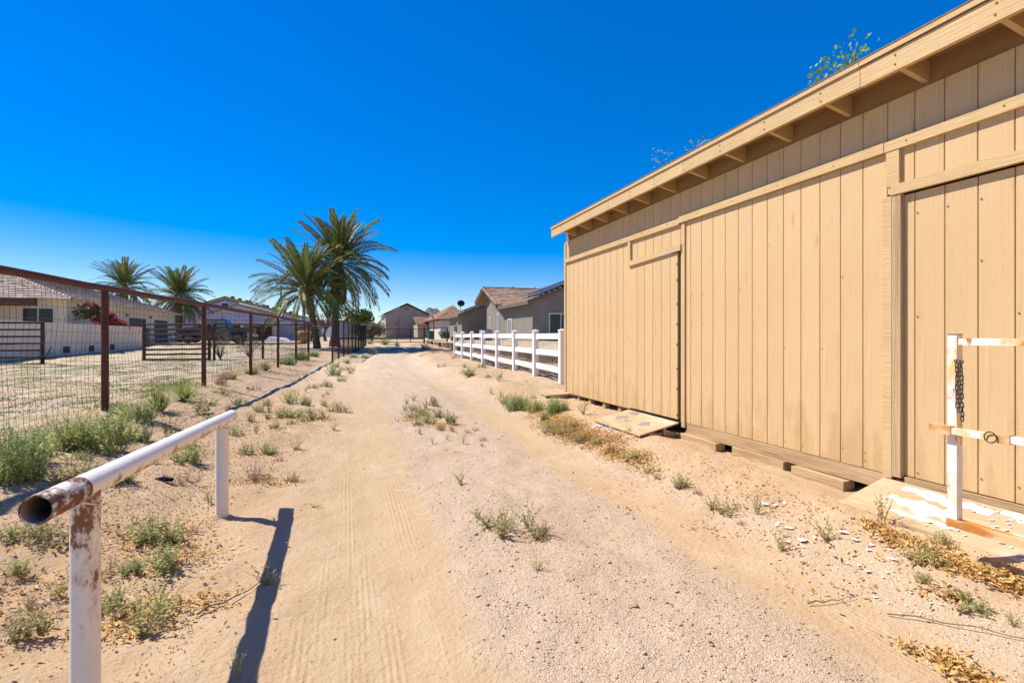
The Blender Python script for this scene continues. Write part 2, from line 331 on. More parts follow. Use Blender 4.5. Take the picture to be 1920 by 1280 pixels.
    bp = N.new('ShaderNodeBump'); bp.inputs['Strength'].default_value = .75; bp.inputs['Distance'].default_value = .016; L.new(hh, bp.inputs['Height']); L.new(bp.outputs[0], b.inputs['Normal'])
    return m
gm.materials.append(ground_mat())
ground = bpy.data.objects.new('ground', gm); COL.objects.link(ground); tag(ground, kind='structure')

# ---------------------------------------------------------------- loose gravel, clods (too many to count)
def scatter_mesh(name, P, size, tint, mat, flat=.6):
    n = len(P); base = np.array([(1, 0, 0), (-.2, .9, 0), (-.8, -.5, 0), (.1, -.9, .1), (.1, .1, .8), (0, 0, -.6)], float)
    fc = np.array([(0, 1, 4), (1, 2, 4), (2, 3, 4), (3, 0, 4), (1, 0, 5), (2, 1, 5), (3, 2, 5), (0, 3, 5)])
    a = NR.uniform(0, 6.28, n); ca_, sa_ = np.cos(a), np.sin(a)
    V = base[None] * NR.uniform(.6, 1.2, (n, 6, 1)) * size[:, None, None]
    X = V[..., 0] * ca_[:, None] - V[..., 1] * sa_[:, None]; Y = V[..., 0] * sa_[:, None] + V[..., 1] * ca_[:, None]
    V = np.stack([X + P[:, 0:1], Y + P[:, 1:2], V[..., 2] * flat + P[:, 2:3]], -1)
    F = fc[None] + (np.arange(n) * 6)[:, None, None]
    me = bpy.data.meshes.new(name); me.vertices.add(n * 6); me.vertices.foreach_set('co', V.astype(np.float32).ravel())
    me.loops.add(F.size); me.loops.foreach_set('vertex_index', F.astype(np.int32).ravel())
    me.polygons.add(n * 8); me.polygons.foreach_set('loop_start', np.arange(0, F.size, 3, dtype=np.int32)); me.polygons.foreach_set('loop_total', np.full(n * 8, 3, dtype=np.int32))
    me.update(calc_edges=True)
    at = me.attributes.new('tint', 'FLOAT', 'POINT'); at.data.foreach_set('value', np.repeat(tint, 6).astype(np.float32))
    me.materials.append(mat); o = bpy.data.objects.new(name, me); COL.objects.link(o); return o
pebble_mat = M('pebble', (.50, .375, .25), (.44, .325, .21), scale=3, rough=.9, tint=.32, coord='World')
u = NR.uniform(0, 1, (90000, 2)); Yp = 1.3 * (16 / 1.3) ** u[:, 1]; Xp = -3 + 6.9 * u[:, 0]
g1, t1, l1 = soil(Xp, Yp)
keep = NR.uniform(0, 1, 90000) < (.42 * g1 + .16 * (1 - t1) * (1 - g1) + .012)
Xp, Yp, gk = Xp[keep], Yp[keep], g1[keep]
sz = np.exp(NR.normal(math.log(.0040), .45, len(Xp))) * (.8 + .35 * gk) * (1 + Yp * .03)
nb_ = 160; ub = NR.uniform(0, 1, (nb_, 2)); Xb = -2.8 + 6.4 * ub[:, 0]; Yb = 1.4 * (12 / 1.4) ** ub[:, 1]; gb, tb_, lb_ = soil(Xb, Yb); kb = NR.uniform(0, 1, nb_) > tb_ * .9
Xp = np.concatenate([Xp, Xb[kb]]); Yp = np.concatenate([Yp, Yb[kb]]); sz = np.concatenate([sz, NR.uniform(.008, .018, kb.sum())])
tag(scatter_mesh('loose_gravel', np.stack([Xp, Yp, HG(Xp, Yp) + sz * .15], -1), sz, NR.uniform(0, 1, len(Xp)), pebble_mat, .38), 'loose pale gravel strewn over the sandy lane', 'gravel', kind='stuff')

# ---------------------------------------------------------------- dry leaf litter
litter_mat = leafmat('dry_leaf', (.66, .45, .17), (.50, .28, .08), trans=.2, tint=.55, objrand=0, scale=14)
def litter(name, spots, label):
    P = []
    for (x, y, rx, ry, n) in spots:
        a = NR.normal(0, .48, (n, 2)); P.append(np.stack([x + a[:, 0] * rx, y + a[:, 1] * ry, NR.uniform(0, 1, n)], -1))
    P = np.concatenate(P); n = len(P)
    z = HG(P[:, 0], P[:, 1]) + .006 + .028 * P[:, 2] ** 2
    L_ = np.clip(np.exp(NR.normal(math.log(.0115), .38, n)), .005, .021); W_ = L_ * NR.uniform(.35, .6, n); az = NR.uniform(0, 6.28, n); pit = NR.normal(0, .45, n); curl = NR.uniform(-.1, .9, n) * W_
    loc = np.zeros((n, 6, 3))
    for k, (u_, v_) in enumerate(((-1, 0), (-.1, 1), (1, 0), (-.1, -1), (-.3, 0), (.4, 0))):
        loc[:, k, 0] = u_ * L_; loc[:, k, 1] = v_ * W_; loc[:, k, 2] = (abs(v_)) * curl + (.4 * curl if abs(u_) == 1 else 0)
    x_ = loc[..., 0] * np.cos(pit)[:, None] - loc[..., 2] * np.sin(pit)[:, None]; z_ = loc[..., 0] * np.sin(pit)[:, None] + loc[..., 2] * np.cos(pit)[:, None]
    X = x_ * np.cos(az)[:, None] - loc[..., 1] * np.sin(az)[:, None] + P[:, 0:1]; Y = x_ * np.sin(az)[:, None] + loc[..., 1] * np.cos(az)[:, None] + P[:, 1:2]
    V = np.stack([X, Y, z_ + z[:, None]], -1).reshape(-1, 3)
    F = [(i * 6 + a, i * 6 + b, i * 6 + c) for i in range(n) for (a, b, c) in ((0, 4, 1), (4, 5, 1), (5, 2, 1), (0, 3, 4), (4, 3, 5), (5, 3, 2))]
    me = bpy.data.meshes.new(name); me.from_pydata(V.tolist(), [], F)
    at = me.attributes.new('tint', 'FLOAT', 'POINT'); at.data.foreach_set('value', np.repeat(NR.uniform(0, 1, n), 6).astype(np.float32))
    me.materials.append(litter_mat); o = bpy.data.objects.new(name, me); COL.objects.link(o); return tag(o, label, 'leaf litter', kind='stuff')
litter('leaf_litter', [(2.98, 8.2, .26, .4, 520), (2.99, 7.5, .30, .45, 2100), (2.97, 6.95, .28, .4, 2400), (3.0, 6.5, .26, .33, 2200), (3.08, 6.05, .22, .28, 1400), (3.16, 5.75, .16, .15, 160),
   (2.85, 6.0, .14, .2, 160), (2.93, 5.5, .18, .3, 1000), (3.0, 5.1, .17, .25, 700), (2.96, 4.75, .12, .2, 120), (3.45, 5.75, .12, .12, 160)], 'long drift of yellow leaves along the shed side of the lane')
litter('leaf_litter', [(3.30, 2.62, .08, .15, 240), (3.27, 2.42, .12, .16, 420), (3.22, 2.2, .13, .17, 520), (3.22, 2.05, .12, .15, 420), (3.26, 1.9, .13, .15, 420), (3.28, 1.75, .14, .15, 360),
   (2.9, 2.0, .09, .12, 90), (2.92, 1.9, .07, .08, 60), (2.47, 1.80, .06, .08, 70), (2.5, 1.68, .08, .1, 190), (2.48, 1.55, .1, .1, 260)], 'heap of orange yellow leaves along the front of the near ramp')
litter('leaf_litter', [(-1.29, 4.22, .32, .3, 520), (-1.0, 3.8, .3, .28, 480), (-.92, 3.12, .32, .28, 620), (-1.05, 2.98, .25, .2, 260), (-.72, 3.2, .25, .14, 120), (-1.5, 3.4, .4, .35, 360), (-1.7, 2.9, .3, .3, 160), (-.88, 5.65, .25, .18, 260), (-.58, 5.5, .22, .14, 150),
   (-.76, 9.4, .5, .25, 420), (-.4, 9.0, .35, .25, 260), (-.9, 8.3, .35, .3, 60), (1.0, 8.7, .3, .3, 420), (1.35, 7.95, .32, .3, 420), (1.2, 9.3, .35, .4, 260), (1.05, 3.6, .14, .1, 34), (1.24, 3.48, .14, .08, 40), (1.1, 3.3, .7, .5, 20), (2.2, 3.9, .15, .15, 30), (2.55, 3.35, .2, .2, 60), (2.75, 2.9, .3, .3, 50),
   (2.6, 4.6, .5, .8, 130), (3.3, 4.2, .3, .8, 120), (2.7, 2.4, .5, .4, 110), (1.2, 9.5, .5, .8, 60), (0, 6, 1.5, 2.5, 40), (-1.5, 4.2, .8, 1.6, 900), (-1.2, 7, .9, 2, 700), (-1.0, 10, .8, 2.2, 600), (3.1, 3.2, .4, 1.4, 420)], 'sparse yellow leaves caught around the weeds of the verges')

# ---------------------------------------------------------------- white paint flakes on the soil
fl = MB()
def flake(mb, x, y, z, s, tilt=.15):
    k = RNG.randint(4, 6); a0 = RNG.uniform(0, 6); e = RNG.uniform(.3, 1); d = RNG.uniform(0, 3.1)
    pts = []
    for i in range(k):
        a = a0 + i * 6.283 / k; r = s * RNG.uniform(.5, 1.1); px, py = r * math.cos(a), r * e * math.sin(a)
        pts.append((x + px * math.cos(d) - py * math.sin(d), y + px * math.sin(d) + py * math.cos(d), z + RNG.uniform(0, tilt) * s))
    mb.add(pts + [(p[0], p[1], p[2] - .0015) for p in pts], [tuple(range(k)), tuple(range(2 * k - 1, k - 1, -1))] + [(i, i + k, (i + 1) % k + k, (i + 1) % k) for i in range(k)])
for (x, y, rx, ry, n, s) in [(3.33, 6.45, .06, .35, 60, .026), (3.3, 6.75, .04, .1, 8, .04), (3.14, 3.33, .05, .05, 3, .05), (2.95, 3.05, .06, .06, 4, .038), (2.84, 2.83, .12, .12, 5, .034), (3.1, 2.5, .12, .2, 6, .034), (2.95, 2.3, .15, .15, 6, .02), (2.75, 2.0, .2, .25, 16, .012), (.47, 5.0, .05, .03, 8, .017), (3.2, 4.2, .2, .6, 5, .010)]:
    for _ in range(n):
        X, Y = x + RNG.gauss(0, .6) * rx, y + RNG.gauss(0, .6) * ry; flake(fl, X, Y, gz(X, Y) + .007, s * RNG.uniform(.4, 1.3), .3)
tag(fl.build('paint_flakes', white_peel), 'white paint flakes scattered on the soil beside the shed', 'paint flakes', kind='stuff')

# ---------------------------------------------------------------- shed
eave_brown = M('dark_brown_eave', (.33, .21, .095), (.27, .165, .075), scale=4, rough=.9, stretch=(1, .3, 1))  # darker brown than the tan trim, on eave blocking and roof deck
WX, ZB, ZT = 3.96, .36, 2.80          # wall plane, siding bottom, trim height
PW = .2032; Y0 = 9.34
shed = thing('storage_shed', (5.8, 3.4, .18), 'long tan wooden shed with grooved siding on timber skids', 'shed')
def plank_mesh(name, h):
    w = PW - .0055; c = .003; d = .016
    v = []
    for z in (0, h):
        v += [(0, -w / 2, z), (-d + c, -w / 2, z), (-d, -w / 2 + c, z), (-d, w / 2 - c, z), (-d + c, w / 2, z), (0, w / 2, z)]
    f = [(0, 1, 2, 3, 4, 5), (11, 10, 9, 8, 7, 6)] + [(i, i + 6, (i + 1) % 6 + 6, (i + 1) % 6) for i in range(6)]
    return MB().add(v, f).mesh(name, tan_paint)
pm_low = plank_mesh('siding_plank', ZT - ZB); pm_up = plank_mesh('siding_plank', .375); pm_mid = plank_mesh('siding_plank', .32); pm_door = plank_mesh('siding_plank', 2.07)
NP = 59
doors = {}
for nm, k0, k1, lab in (('door', 12, 18, 'far shed door with a black gap along its near edge'), ('door', 31, 37, 'near shed door behind the white gate')):
    ya, yb = Y0 - k1 * PW, Y0 - k0 * PW
    d = MB().box(WX + (-.011 if k0 < 20 else .004), WX + .02, ya + (.045 if k0 < 20 else .022), yb - .012, ZB + .02, ZB + .02 + 2.07).build(nm, tan_dark, shed); d['label'] = lab
    doors[k0] = d
for k in range(NP):
    yc = Y0 - (k + .5) * PW
    indoor = 12 if 12 <= k < 18 else 31 if 31 <= k < 37 else None
    if indoor is None: inst('siding_plank', pm_low, shed, (WX, yc, ZB))
    else:
        inst('siding_plank', pm_door, doors[indoor], (WX - (.012 if k < 20 else -.003), yc + (.022 if k == 17 else 0), ZB + .02), scale=(1, .78 if k == 17 else 1, 1)); inst('siding_plank', pm_mid, shed, (WX, yc, 2.485))
    inst('siding_plank', pm_up, shed, (WX, yc, ZT + .012))
bk = MB(); yend = Y0 - NP * PW
for a, b in ((yend, Y0 - 37 * PW), (Y0 - 31 * PW, Y0 - 18 * PW - .03), (Y0 - 12 * PW, Y0 - .004)): bk.box(WX + .0005, WX + .03, a, b, ZB + .002, 3.18)
for a, b in ((Y0 - 37 * PW, Y0 - 31 * PW), (Y0 - 18 * PW, Y0 - 12 * PW)): bk.box(WX + .0005, WX + .03, a, b, 2.47, 3.18)
bk.build('wall_backing', tan_dark, shed)
MB().box(WX + .018, WX + .05, yend, Y0 - .004, 3.182, 3.39).build('eave_blocking', eave_brown, shed)
MB().box(WX + .035, 7.6, Y0 - .03, Y0 - .004, ZB, 2.85).box(WX + .035, 7.6, yend, yend + .03, ZB, 2.85).box(7.57, 7.6, yend + .03, Y0 - .03, ZB, 2.85).build('side_wall', tan_paint, shed)
MB().box(WX + .02, 7.55, yend + .05, Y0 - .05, ZB - .02, ZB - .001).build('floor', raw_wood, shed)
MB().box(WX - .032, WX - .0165, Y0 - .07, Y0 + .004, ZB - .01, 3.16).build('corner_trim', tan_trim, shed)
# roof
sl_ = -.13
def rz(x): return 3.450 + (x - 3.64) * sl_
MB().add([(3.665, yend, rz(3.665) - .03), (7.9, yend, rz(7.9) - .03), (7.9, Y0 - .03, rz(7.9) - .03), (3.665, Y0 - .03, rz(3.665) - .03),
          (3.665, yend, rz(3.665)), (7.9, yend, rz(7.9)), (7.9, Y0 - .03, rz(7.9)), (3.665, Y0 - .03, rz(3.665))], [(0, 3, 2, 1), (4, 5, 6, 7), (0, 1, 5, 4), (1, 2, 6, 5), (2, 3, 7, 6), (3, 0, 4, 7)]).build('roof_deck', eave_brown, shed)
MB().add([(3.643, yend - .02, rz(3.643) + .003), (7.95, yend - .02, rz(7.95) + .003), (7.95, Y0 - .01, rz(7.95) + .003), (3.643, Y0 - .01, rz(3.643) + .003),
          (3.643, yend - .02, rz(3.643) + .013), (7.95, yend - .02, rz(7.95) + .013), (7.95, Y0 - .01, rz(7.95) + .013), (3.643, Y0 - .01, rz(3.643) + .013)], [(0, 3, 2, 1), (4, 5, 6, 7), (0, 1, 5, 4), (1, 2, 6, 5), (2, 3, 7, 6), (3, 0, 4, 7)]).build('roofing_felt', roofing, shed)
for a, b, dz in ((3.035, Y0 - .02, 0), (yend, 3.03, -.006)):
    MB().box(3.66, 3.698, a, b, 3.268 + dz, 3.412 + dz).build('fascia_board', tan_trim, shed)
    MB().box(3.645, 3.6595, a, b, 3.4135, 3.447).build('drip_edge', tan_trim, shed)
rust_dot = M('nail_rust', (.42, .19, .05), (.30, .12, .03), scale=40, rough=.8)
rm = MB()
nail = MB().tube([(0, 0, 0), (-.004, 0, 0)], .0075, 7).mesh('nail', rust_dot)
for k in range(-7, 12):
    y = 2.165 + .6096 * k
    if y > Y0 - .05 or y < yend: continue
    MB().prism([(3.6985, 3.292), (WX + .017, 3.222), (WX + .017, rz(WX) - .034), (3.6985, rz(3.7) - .032)], 'y', y - .019, y + .019).build('rafter_tail', tan_trim, shed)
    for dz in (.035, .10): inst('nail', nail, shed, (3.6595, y + RNG.uniform(-.01, .01), 3.27 + dz))
    inst('nail', nail, shed, (WX - .0515, y + .1, 2.84), scale=(1, .8, .8))
for k in range(NP):
    for _q in range(3):
      if RNG.random() < .6: inst('nail', nail, shed, (WX - .0165, Y0 - k * PW - .02, RNG.choice((.42, .48, 1.3, 1.55, 1.9, 2.3))), scale=(.5, .85, .85))
# trim
MB().box(WX - .05, WX - .0165, 5.68, Y0 - .075, 2.79, 2.862).build('wall_trim', tan_trim, shed)
MB().box(WX - .053, WX - .0165, 3.045, 5.675, 2.803, 2.878).build('wall_trim', tan_trim, shed)
MB().box(WX - .051, WX - .0165, yend, 3.04, 2.800, 2.876).build('wall_trim', tan_trim, shed)
MB().box(WX - .046, WX - .0165, 6.86, 6.93, 2.50, 2.788).build('door_trim', tan_trim, shed)
MB().box(WX - .036, WX - .0165, 5.575, 5.64, ZB - .06, 2.80).build('door_trim', tan_trim, shed)
MB().bar((WX - .04, 6.92, 2.462), (WX - .04, 5.635, 2.503), .035, .072).build('door_header', tan_trim, shed)
MB().box(WX - .05, WX - .0165, 2.985, 3.055, ZB - .02, 2.46).build('door_trim', tan_trim, shed)
MB().box(WX - .052, WX - .0165, 2.915, 2.980, ZB + .0, 2.47).build('door_post', post_wood, shed)['label'] = 'split weathered bare wood strip beside the near door'
MB().box(WX - .046, WX - .0165, 2.93, 3.03, 2.535, 2.798).build('door_trim', tan_trim, shed)
MB().bar((WX - .042, 2.985, 2.50), (WX - .042, yend, 2.505), .036, .075).build('door_header', tan_trim, shed)
MB().box(WX - .03, WX + .03, 1.8, 2.905, ZB - .03, ZB + .012).build('door_sill', raw_wood, shed)
hg = MB()
for z in (.42, .75, 1.0, 1.3, 1.55, 1.8, 2.1, 2.3): hg.box(WX - .034, WX - .0285, 5.715, 5.745, z, z + .02)
hg.build('hinge', dark_steel, shed)
# skids
MB().box(WX - .012, WX + .08, 3.05, 5.58, .232, .356).build('rim_beam', raw_wood, shed)
MB().box(WX + .02, WX + .08, yend, 3.0, .20, .33).build('rim_beam', raw_wood, shed)
for a, b, o_, zt in ((4.95, 5.66, .075, .226), (4.02, 4.72, .055, .231), (3.36, 3.9, .085, .222), (1.2, 2.9, .03, .231)):
    MB().bar((WX - o_ + .06, a, (.06 + zt) / 2), (WX - o_ + .065, b, (.06 + zt) / 2 + .006), .12, zt - .06).build('skid_timber', raw_wood, shed)
for y in (8.8, 8.34, 7.8, 7.29, 6.75, 6.2): MB().box(WX + .015, WX + .1, y - .045, y + .045, .12, ZB - .022).build('joist_end', raw_wood, shed)
MB().box(WX - .02, WX + .06, 6.7, 8.0, .12, .245).build('skid_timber', raw_wood, shed)
MB().box(4.8, 4.9, yend, Y0 - .1, .05, ZB - .021).build('skid_timber', raw_wood, shed)

# ---------------------------------------------------------------- ramps
def ramp(name, ya, yb, xf, zf, zb, label):
    t = thing(name, (xf, (ya + yb) / 2, zf - .02), label, 'ramp', None)
    xb = WX - .055; v = []
    for dz in (-.018, 0):
        v += [(xf, ya, zf + dz), (xb, ya, zb + dz), (xb, yb, zb + dz), (xf, yb, zf + dz)]
    MB().add(v, [(0, 3, 2, 1), (4, 5, 6, 7), (0, 1, 5, 4), (1, 2, 6, 5), (2, 3, 7, 6), (3, 0, 4, 7)]).build('plywood_sheet', ply, t)
    def pz(x): return zf + (zb - zf) * (x - xf) / (xb - xf)
    return t, pz, xb
def patch(t, pz, pts, mat, name, h=.0035):
    n = len(pts); v = [(x, y, pz(x) + h) for x, y in pts] + [(x, y, pz(x) + .0004) for x, y in pts]
    MB().add(v, [tuple(range(n)), tuple(range(2 * n - 1, n - 1, -1))] + [(i, i + n, (i + 1) % n + n, (i + 1) % n) for i in range(n)]).build(name, mat, t)
def blob(cx, cy, rx, ry, n=12, jag=.25):
    return [(cx + rx * math.cos(6.283 * i / n) * RNG.uniform(1 - jag, 1 + jag), cy + ry * math.sin(6.283 * i / n) * RNG.uniform(1 - jag, 1 + jag)) for i in range(n)]
t, pz, xb = ramp('plywood_ramp', 5.66, 6.90, 3.36, .225, .352, 'bare plywood ramp with dark worn patches at the far door')
for (cx, cy, rx, ry) in ((3.643, 6.62, .075, .10), (3.83, 6.62, .05, .09), (3.60, 6.37, .03, .07), (3.64, 6.02, .07, .09)): patch(t, pz, blob(cx, cy, rx, ry, 14, .35), ply_patch, 'worn_patch')
MB().box(3.42, 3.90, 5.70, 5.738, .17, .232).build('support_block', raw_wood, t)
MB().box(3.70, 3.74, 5.68, 6.8, .17, .285).build('support_block', raw_wood, t)
MB().box(3.50, 3.54, 5.68, 6.8, .15, .24).build('support_block', raw_wood, t)
t, pz, xb = ramp('plywood_ramp', 1.35, 3.04, 3.46, .19, .335, 'plywood ramp with peeling white paint at the near door')
def streak(x0, y0, x1, y1, w0, w1, n=30):
    a = []; b = []; ph = RNG.uniform(0, 6)
    for i in range(n):
        u_ = i / (n - 1); x = x0 + (x1 - x0) * u_; y = y0 + (y1 - y0) * u_; w = (w0 + (w1 - w0) * u_) * (.35 + .65 * math.sin(math.pi * (.08 + .84 * u_))); q1 = .3 * math.sin(7 * u_ + ph) + .22 * math.sin(17 * u_ + 2 * ph) + .14 * math.sin(41 * u_ + 3 * ph); q2 = .3 * math.sin(9 * u_ + 4 * ph) + .25 * math.sin(21 * u_ + ph) + .14 * math.sin(37 * u_)
        a.append((x + w * (.9 + q1), y)); b.append((x - w * (.9 + q2), y))
    return a + b[::-1]
for s_ in ((3.835, 2.84, 3.815, 2.27, .04, .055), (3.70, 2.84, 3.63, 2.25, .065, .05), (3.555, 2.72, 3.56, 2.32, .022, .02), (3.86, 2.25, 3.84, 1.7, .045, .03), (3.66, 2.2, 3.62, 1.8, .04, .02), (3.72, 2.05, 3.70, 1.5, .03, .03)):
    patch(t, pz, streak(*s_), white_peel, 'paint_patch')
MB().box(3.5, 3.54, 1.4, 3.0, .12, .2).box(3.8, 3.84, 1.4, 3.0, .12, .295).build('support_block', raw_wood, t)
rf = MB()
for _ in range(110):
    x, y = RNG.uniform(3.5, 3.88), RNG.uniform(1.5, 2.5); flake(rf, x, y, pz(x) + .005, RNG.uniform(.006, .022), .2)
tag(rf.build('paint_chip', white_peel, t), kind='stuff')
# loose board at the far corner of the shed
lb = thing('loose_plywood', (3.85, 9.5, gz(3.85, 9.5)), 'loose weathered plywood board lying at the far shed corner', 'board')
zz = gz(3.7, 9.3) + .05
v = [(3.50, 9.20, zz), (3.98, 9.08, zz + .04), (4.35, 9.86, zz + .06), (3.643, 10.0, zz + .02)]
MB().add([(a, b, c - .03) for a, b, c in v] + v, [(0, 3, 2, 1), (4, 5, 6, 7), (0, 1, 5, 4), (1, 2, 6, 5), (2, 3, 7, 6), (3, 0, 4, 7)]).build('board', ply, lb)
MB().box(3.6, 3.95, 9.15, 9.22, zz - .14, zz - .005).build('support_block', raw_wood, lb)

# ---------------------------------------------------------------- white steel gate at the right edge
GXx = 3.25
gt = thing('steel_gate', (GXx, 2.1, .38), 'white painted steel gate rusting at its joints, standing before the near door', 'gate')
MB().box(GXx - .023, GXx + .023, 2.092, 2.14, .388, 1.412).build('gate_post', gate_white, gt)
MB().box(GXx - .024, GXx + .024, 2.091, 2.141, 1.4125, 1.418).build('post_cap', dark_steel, gt)
MB().box(GXx - .018, GXx + .018, .3, 2.091, 1.356, 1.394).build('top_bar', gate_white, gt)
MB().box(GXx - .025, GXx + .025, .3, 2.147, .342, .387).build('bottom_bar', gate_rust, gt)
MB().box(GXx - .056, GXx - .024, .3, 2.20, .864, .900).build('latch_bar', gate_white, gt)
MB().box(GXx - .060, GXx - .0235, 2.10, 2.215, .857, .907).build('latch_sleeve', gate_rust, gt)
MB().box(GXx - .060, GXx - .0235, 1.825, 1.88, .857, .907).build('latch_sleeve', gate_rust, gt)
rg = MB(); rg.tube([(GXx - .066, 1.905 + .028 * math.cos(a), .882 + .028 * math.sin(a)) for a in [i * 6.2832 / 16 for i in range(17)]], .0035, 6, cap=False)
rg.build('latch_ring', dark_steel, gt)
ch = thing('steel_chain', (GXx, 2.06, .95), 'dark steel chain hanging doubled on the white gate post', 'chain')
lm_ = MB()
lp = [(.0, .0085 * math.cos(a), .011 * math.sin(a) + (.006 if math.sin(a) > 0 else -.006)) for a in [i * 6.2832 / 12 for i in range(12)]]
lm_.tube(lp + [lp[0], lp[1]], .003, 5, cap=False); lme = lm_.mesh('chain_link', dark_steel, smooth=True)
def strand(x, y, z0, n, dy=0):
    for i in range(n): inst('chain_link', lme, ch, (x + RNG.uniform(-.002, .002), y + dy * i / n + RNG.uniform(-.002, .002), z0 - i * .0245), (RNG.uniform(-.15, .15), 0, (0 if i % 2 else math.pi / 2) + RNG.uniform(-.4, .4)))
strand(GXx - .034, 2.085, 1.245, 11, -.006); strand(GXx - .034, 2.064, 1.25, 13, -.008)
inst('chain_link', lme, ch, (GXx - .034, 2.07, 1.265), (math.pi / 2, 0, .2)); inst('chain_link', lme, ch, (GXx - .034, 2.083, 1.267), (math.pi / 2, 0, -.2))

# ---------------------------------------------------------------- white hitching rail (left foreground)
hr = thing('pipe_barrier', (-.93, 3.5, 0), 'low white pipe barrier with a rusty open end in the left foreground', 'barrier')
P0 = Vector((-.93, 2.04, .858)); P1 = Vector((-.93, 5.02, .738)); dv = P1 - P0; Ln = dv.length; R_ = .047
def pipe_obj(name, mat, y0, y1, r, parent, label=None, ri=None):
    mb = MB(); n = 32
    mb.tube([(0, y0 + (y1 - y0) * i / 24, 0) for i in range(25)], r, n, cap=False)
    me = mb.mesh(name, mat, smooth=True); o = bpy.data.objects.new(name, me); COL.objects.link(o); o.parent = parent
    o.location = P0 - Vector(OFF[parent.name]); o.rotation_euler = (math.asin(dv.z / Ln), 0, 0); OFF[o.name] = OFF[parent.name]
    if label: o['label'] = label
    return o
rail = pipe_obj('rail', rail_under, .27, Ln, R_, hr)
rend = pipe_obj('rail_end', rail_end, 0, .27, R_ + .0004, hr, 'rust eaten open end of the white rail')
inn = pipe_obj('pipe_bore', pipe_in, 0.001, .9, R_ - .006, hr)
mb = MB(); n = 32; vs = []
for y in (0.0,):
    for r in (R_ + .0004, R_ - .006):
        vs += [(r * math.cos(6.2832 * k / n), y, r * math.sin(6.2832 * k / n)) for k in range(n)]
fs = [(k, (k + 1) % n, n + (k + 1) % n, n + k) for k in range(n)]
o = bpy.data.objects.new('rail_rim', mb.add(vs, fs).mesh('rail_rim', rail_end)); COL.objects.link(o); o.parent = hr; o.location = rail.location; o.rotation_euler = rail.rotation_euler
fc_ = MB().tube([(0, .9, 0), (0, .904, 0)], R_ - .004, 24).mesh('pipe_plug', pipe_in); o = bpy.data.objects.new('pipe_plug', fc_); COL.objects.link(o); o.parent = hr; o.location = rail.location; o.rotation_euler = rail.rotation_euler
def railz(y): return P0.z + dv.z * (y - P0.y) / dv.y
for y, mt in ((2.37, post_white), (4.65, post_white_clean)):
    MB().tube([(-.93, y, -.12 + (railz(y) - .02 + .12) * i / 16) for i in range(17)], .0465, 32).build('post', mt, hr, smooth=True)
wl_ = MB().tube([(-.93 + .047 * math.cos(a), 2.37 + .047 * math.sin(a), railz(2.37) - .042 + .024 * abs(math.cos(a))*-1) for a in [i * 6.2832 / 24 for i in range(25)]], .0035, 6, cap=False)
wl_.build('weld_bead', rail_end, hr, smooth=True)
wl2 = MB().tube([(-.93 + .047 * math.cos(a), 4.65 + .047 * math.sin(a), railz(4.65) - .042 - .024 * abs(math.cos(a))) for a in [i * 6.2832 / 24 for i in range(25)]], .003, 6, cap=False)
wl2.build('weld_bead', M('weld_stain', (.55, .36, .2), (.36, .17, .07), scale=14, rough=.7), hr, smooth=True)
# scraps
sc = MB()
for k in range(4):
    a = k * .9; x, y = -1.56 + .05 * math.cos(a * 2) * .6, 5.45 + .03 * math.sin(a); z = gz(x, y)
    sc.add([(x - .05, y - .02, z + .01), (x + .05, y - .025, z + .015 + .01 * k), (x + .06, y + .02, z + .03), (x, y + .035, z + .035 - .006 * k), (x - .045, y + .02, z + .02)], [(0, 1, 2), (0, 2, 3), (0, 3, 4)])
tag(sc.build('plastic_scrap', M('black_plastic', (.02, .02, .024), rough=.35, spec=.6)), 'crumpled scrap of black plastic on the soil under the white rail', 'plastic scrap')
tw = M('dry_twig', (.23, .15, .09), (.16, .10, .06), scale=8, rough=.9)
for (x0, y0, x1, y1, r, lab) in ((-.72, 3.02, -.42, 3.32, .005, 'thin dry twig right of the near white post'), (-.92, 5.78, -.72, 5.74, .012, 'broken stick beside the dry weed past the far white post'), (2.62, 2.02, 2.95, 1.42, .0035, 'long dry twig lying in the bottom right corner'), (2.35, 2.25, 2.62, 2.20, .004, 'short dry twig on bare soil in front of the near ramp')):
    n = 6; pts = [(x0 + (x1 - x0) * i / n + RNG.uniform(-.006, .006), y0 + (y1 - y0) * i / n, gz(x0 + (x1 - x0) * i / n, y0 + (y1 - y0) * i / n) + .012 + .012 * (i % 2)) for i in range(n + 1)]
    tag(MB().tube(pts, [r * (1 - .6 * i / n) for i in range(n + 1)], 6).build('dry_twig', tw, smooth=True), lab, 'twig')

# ---------------------------------------------------------------- brown pipe fence with wire mesh (left)
def fx(y): return -3.17 + .0847 * (y - 8.65)
fpost = [1.2, 4.85, 8.65, 12.51, 16.2, 19.7, 23.07, 26.2]
pf = thing('pipe_fence', (fx(12), 12, gz(fx(12), 12)), 'rusty brown pipe fence with wire mesh along the left side of the lane', 'fence')
RT = 2.075
for y in fpost: MB().tube([(fx(y), y, gz(fx(y), y) - .15), (fx(y), y, RT - .02)], .045 if y < 26 else .055, 14).build('post', rust_pipe, pf, smooth=True)
for a, b in zip(fpost[:-1], fpost[1:]):
    n = 8; pts = [(fx(a + (b - a) * i / n), a + (b - a) * i / n, RT + .008 * math.sin(i * .8 + a)) for i in range(n + 1)]
    MB().tube([(fx(a) if i == 0 else p[0], p[1], RT if i in (0, n) else p[2]) for i, p in enumerate(pts)], .045, 14, cap=False).build('top_rail', rust_pipe, pf, smooth=True)
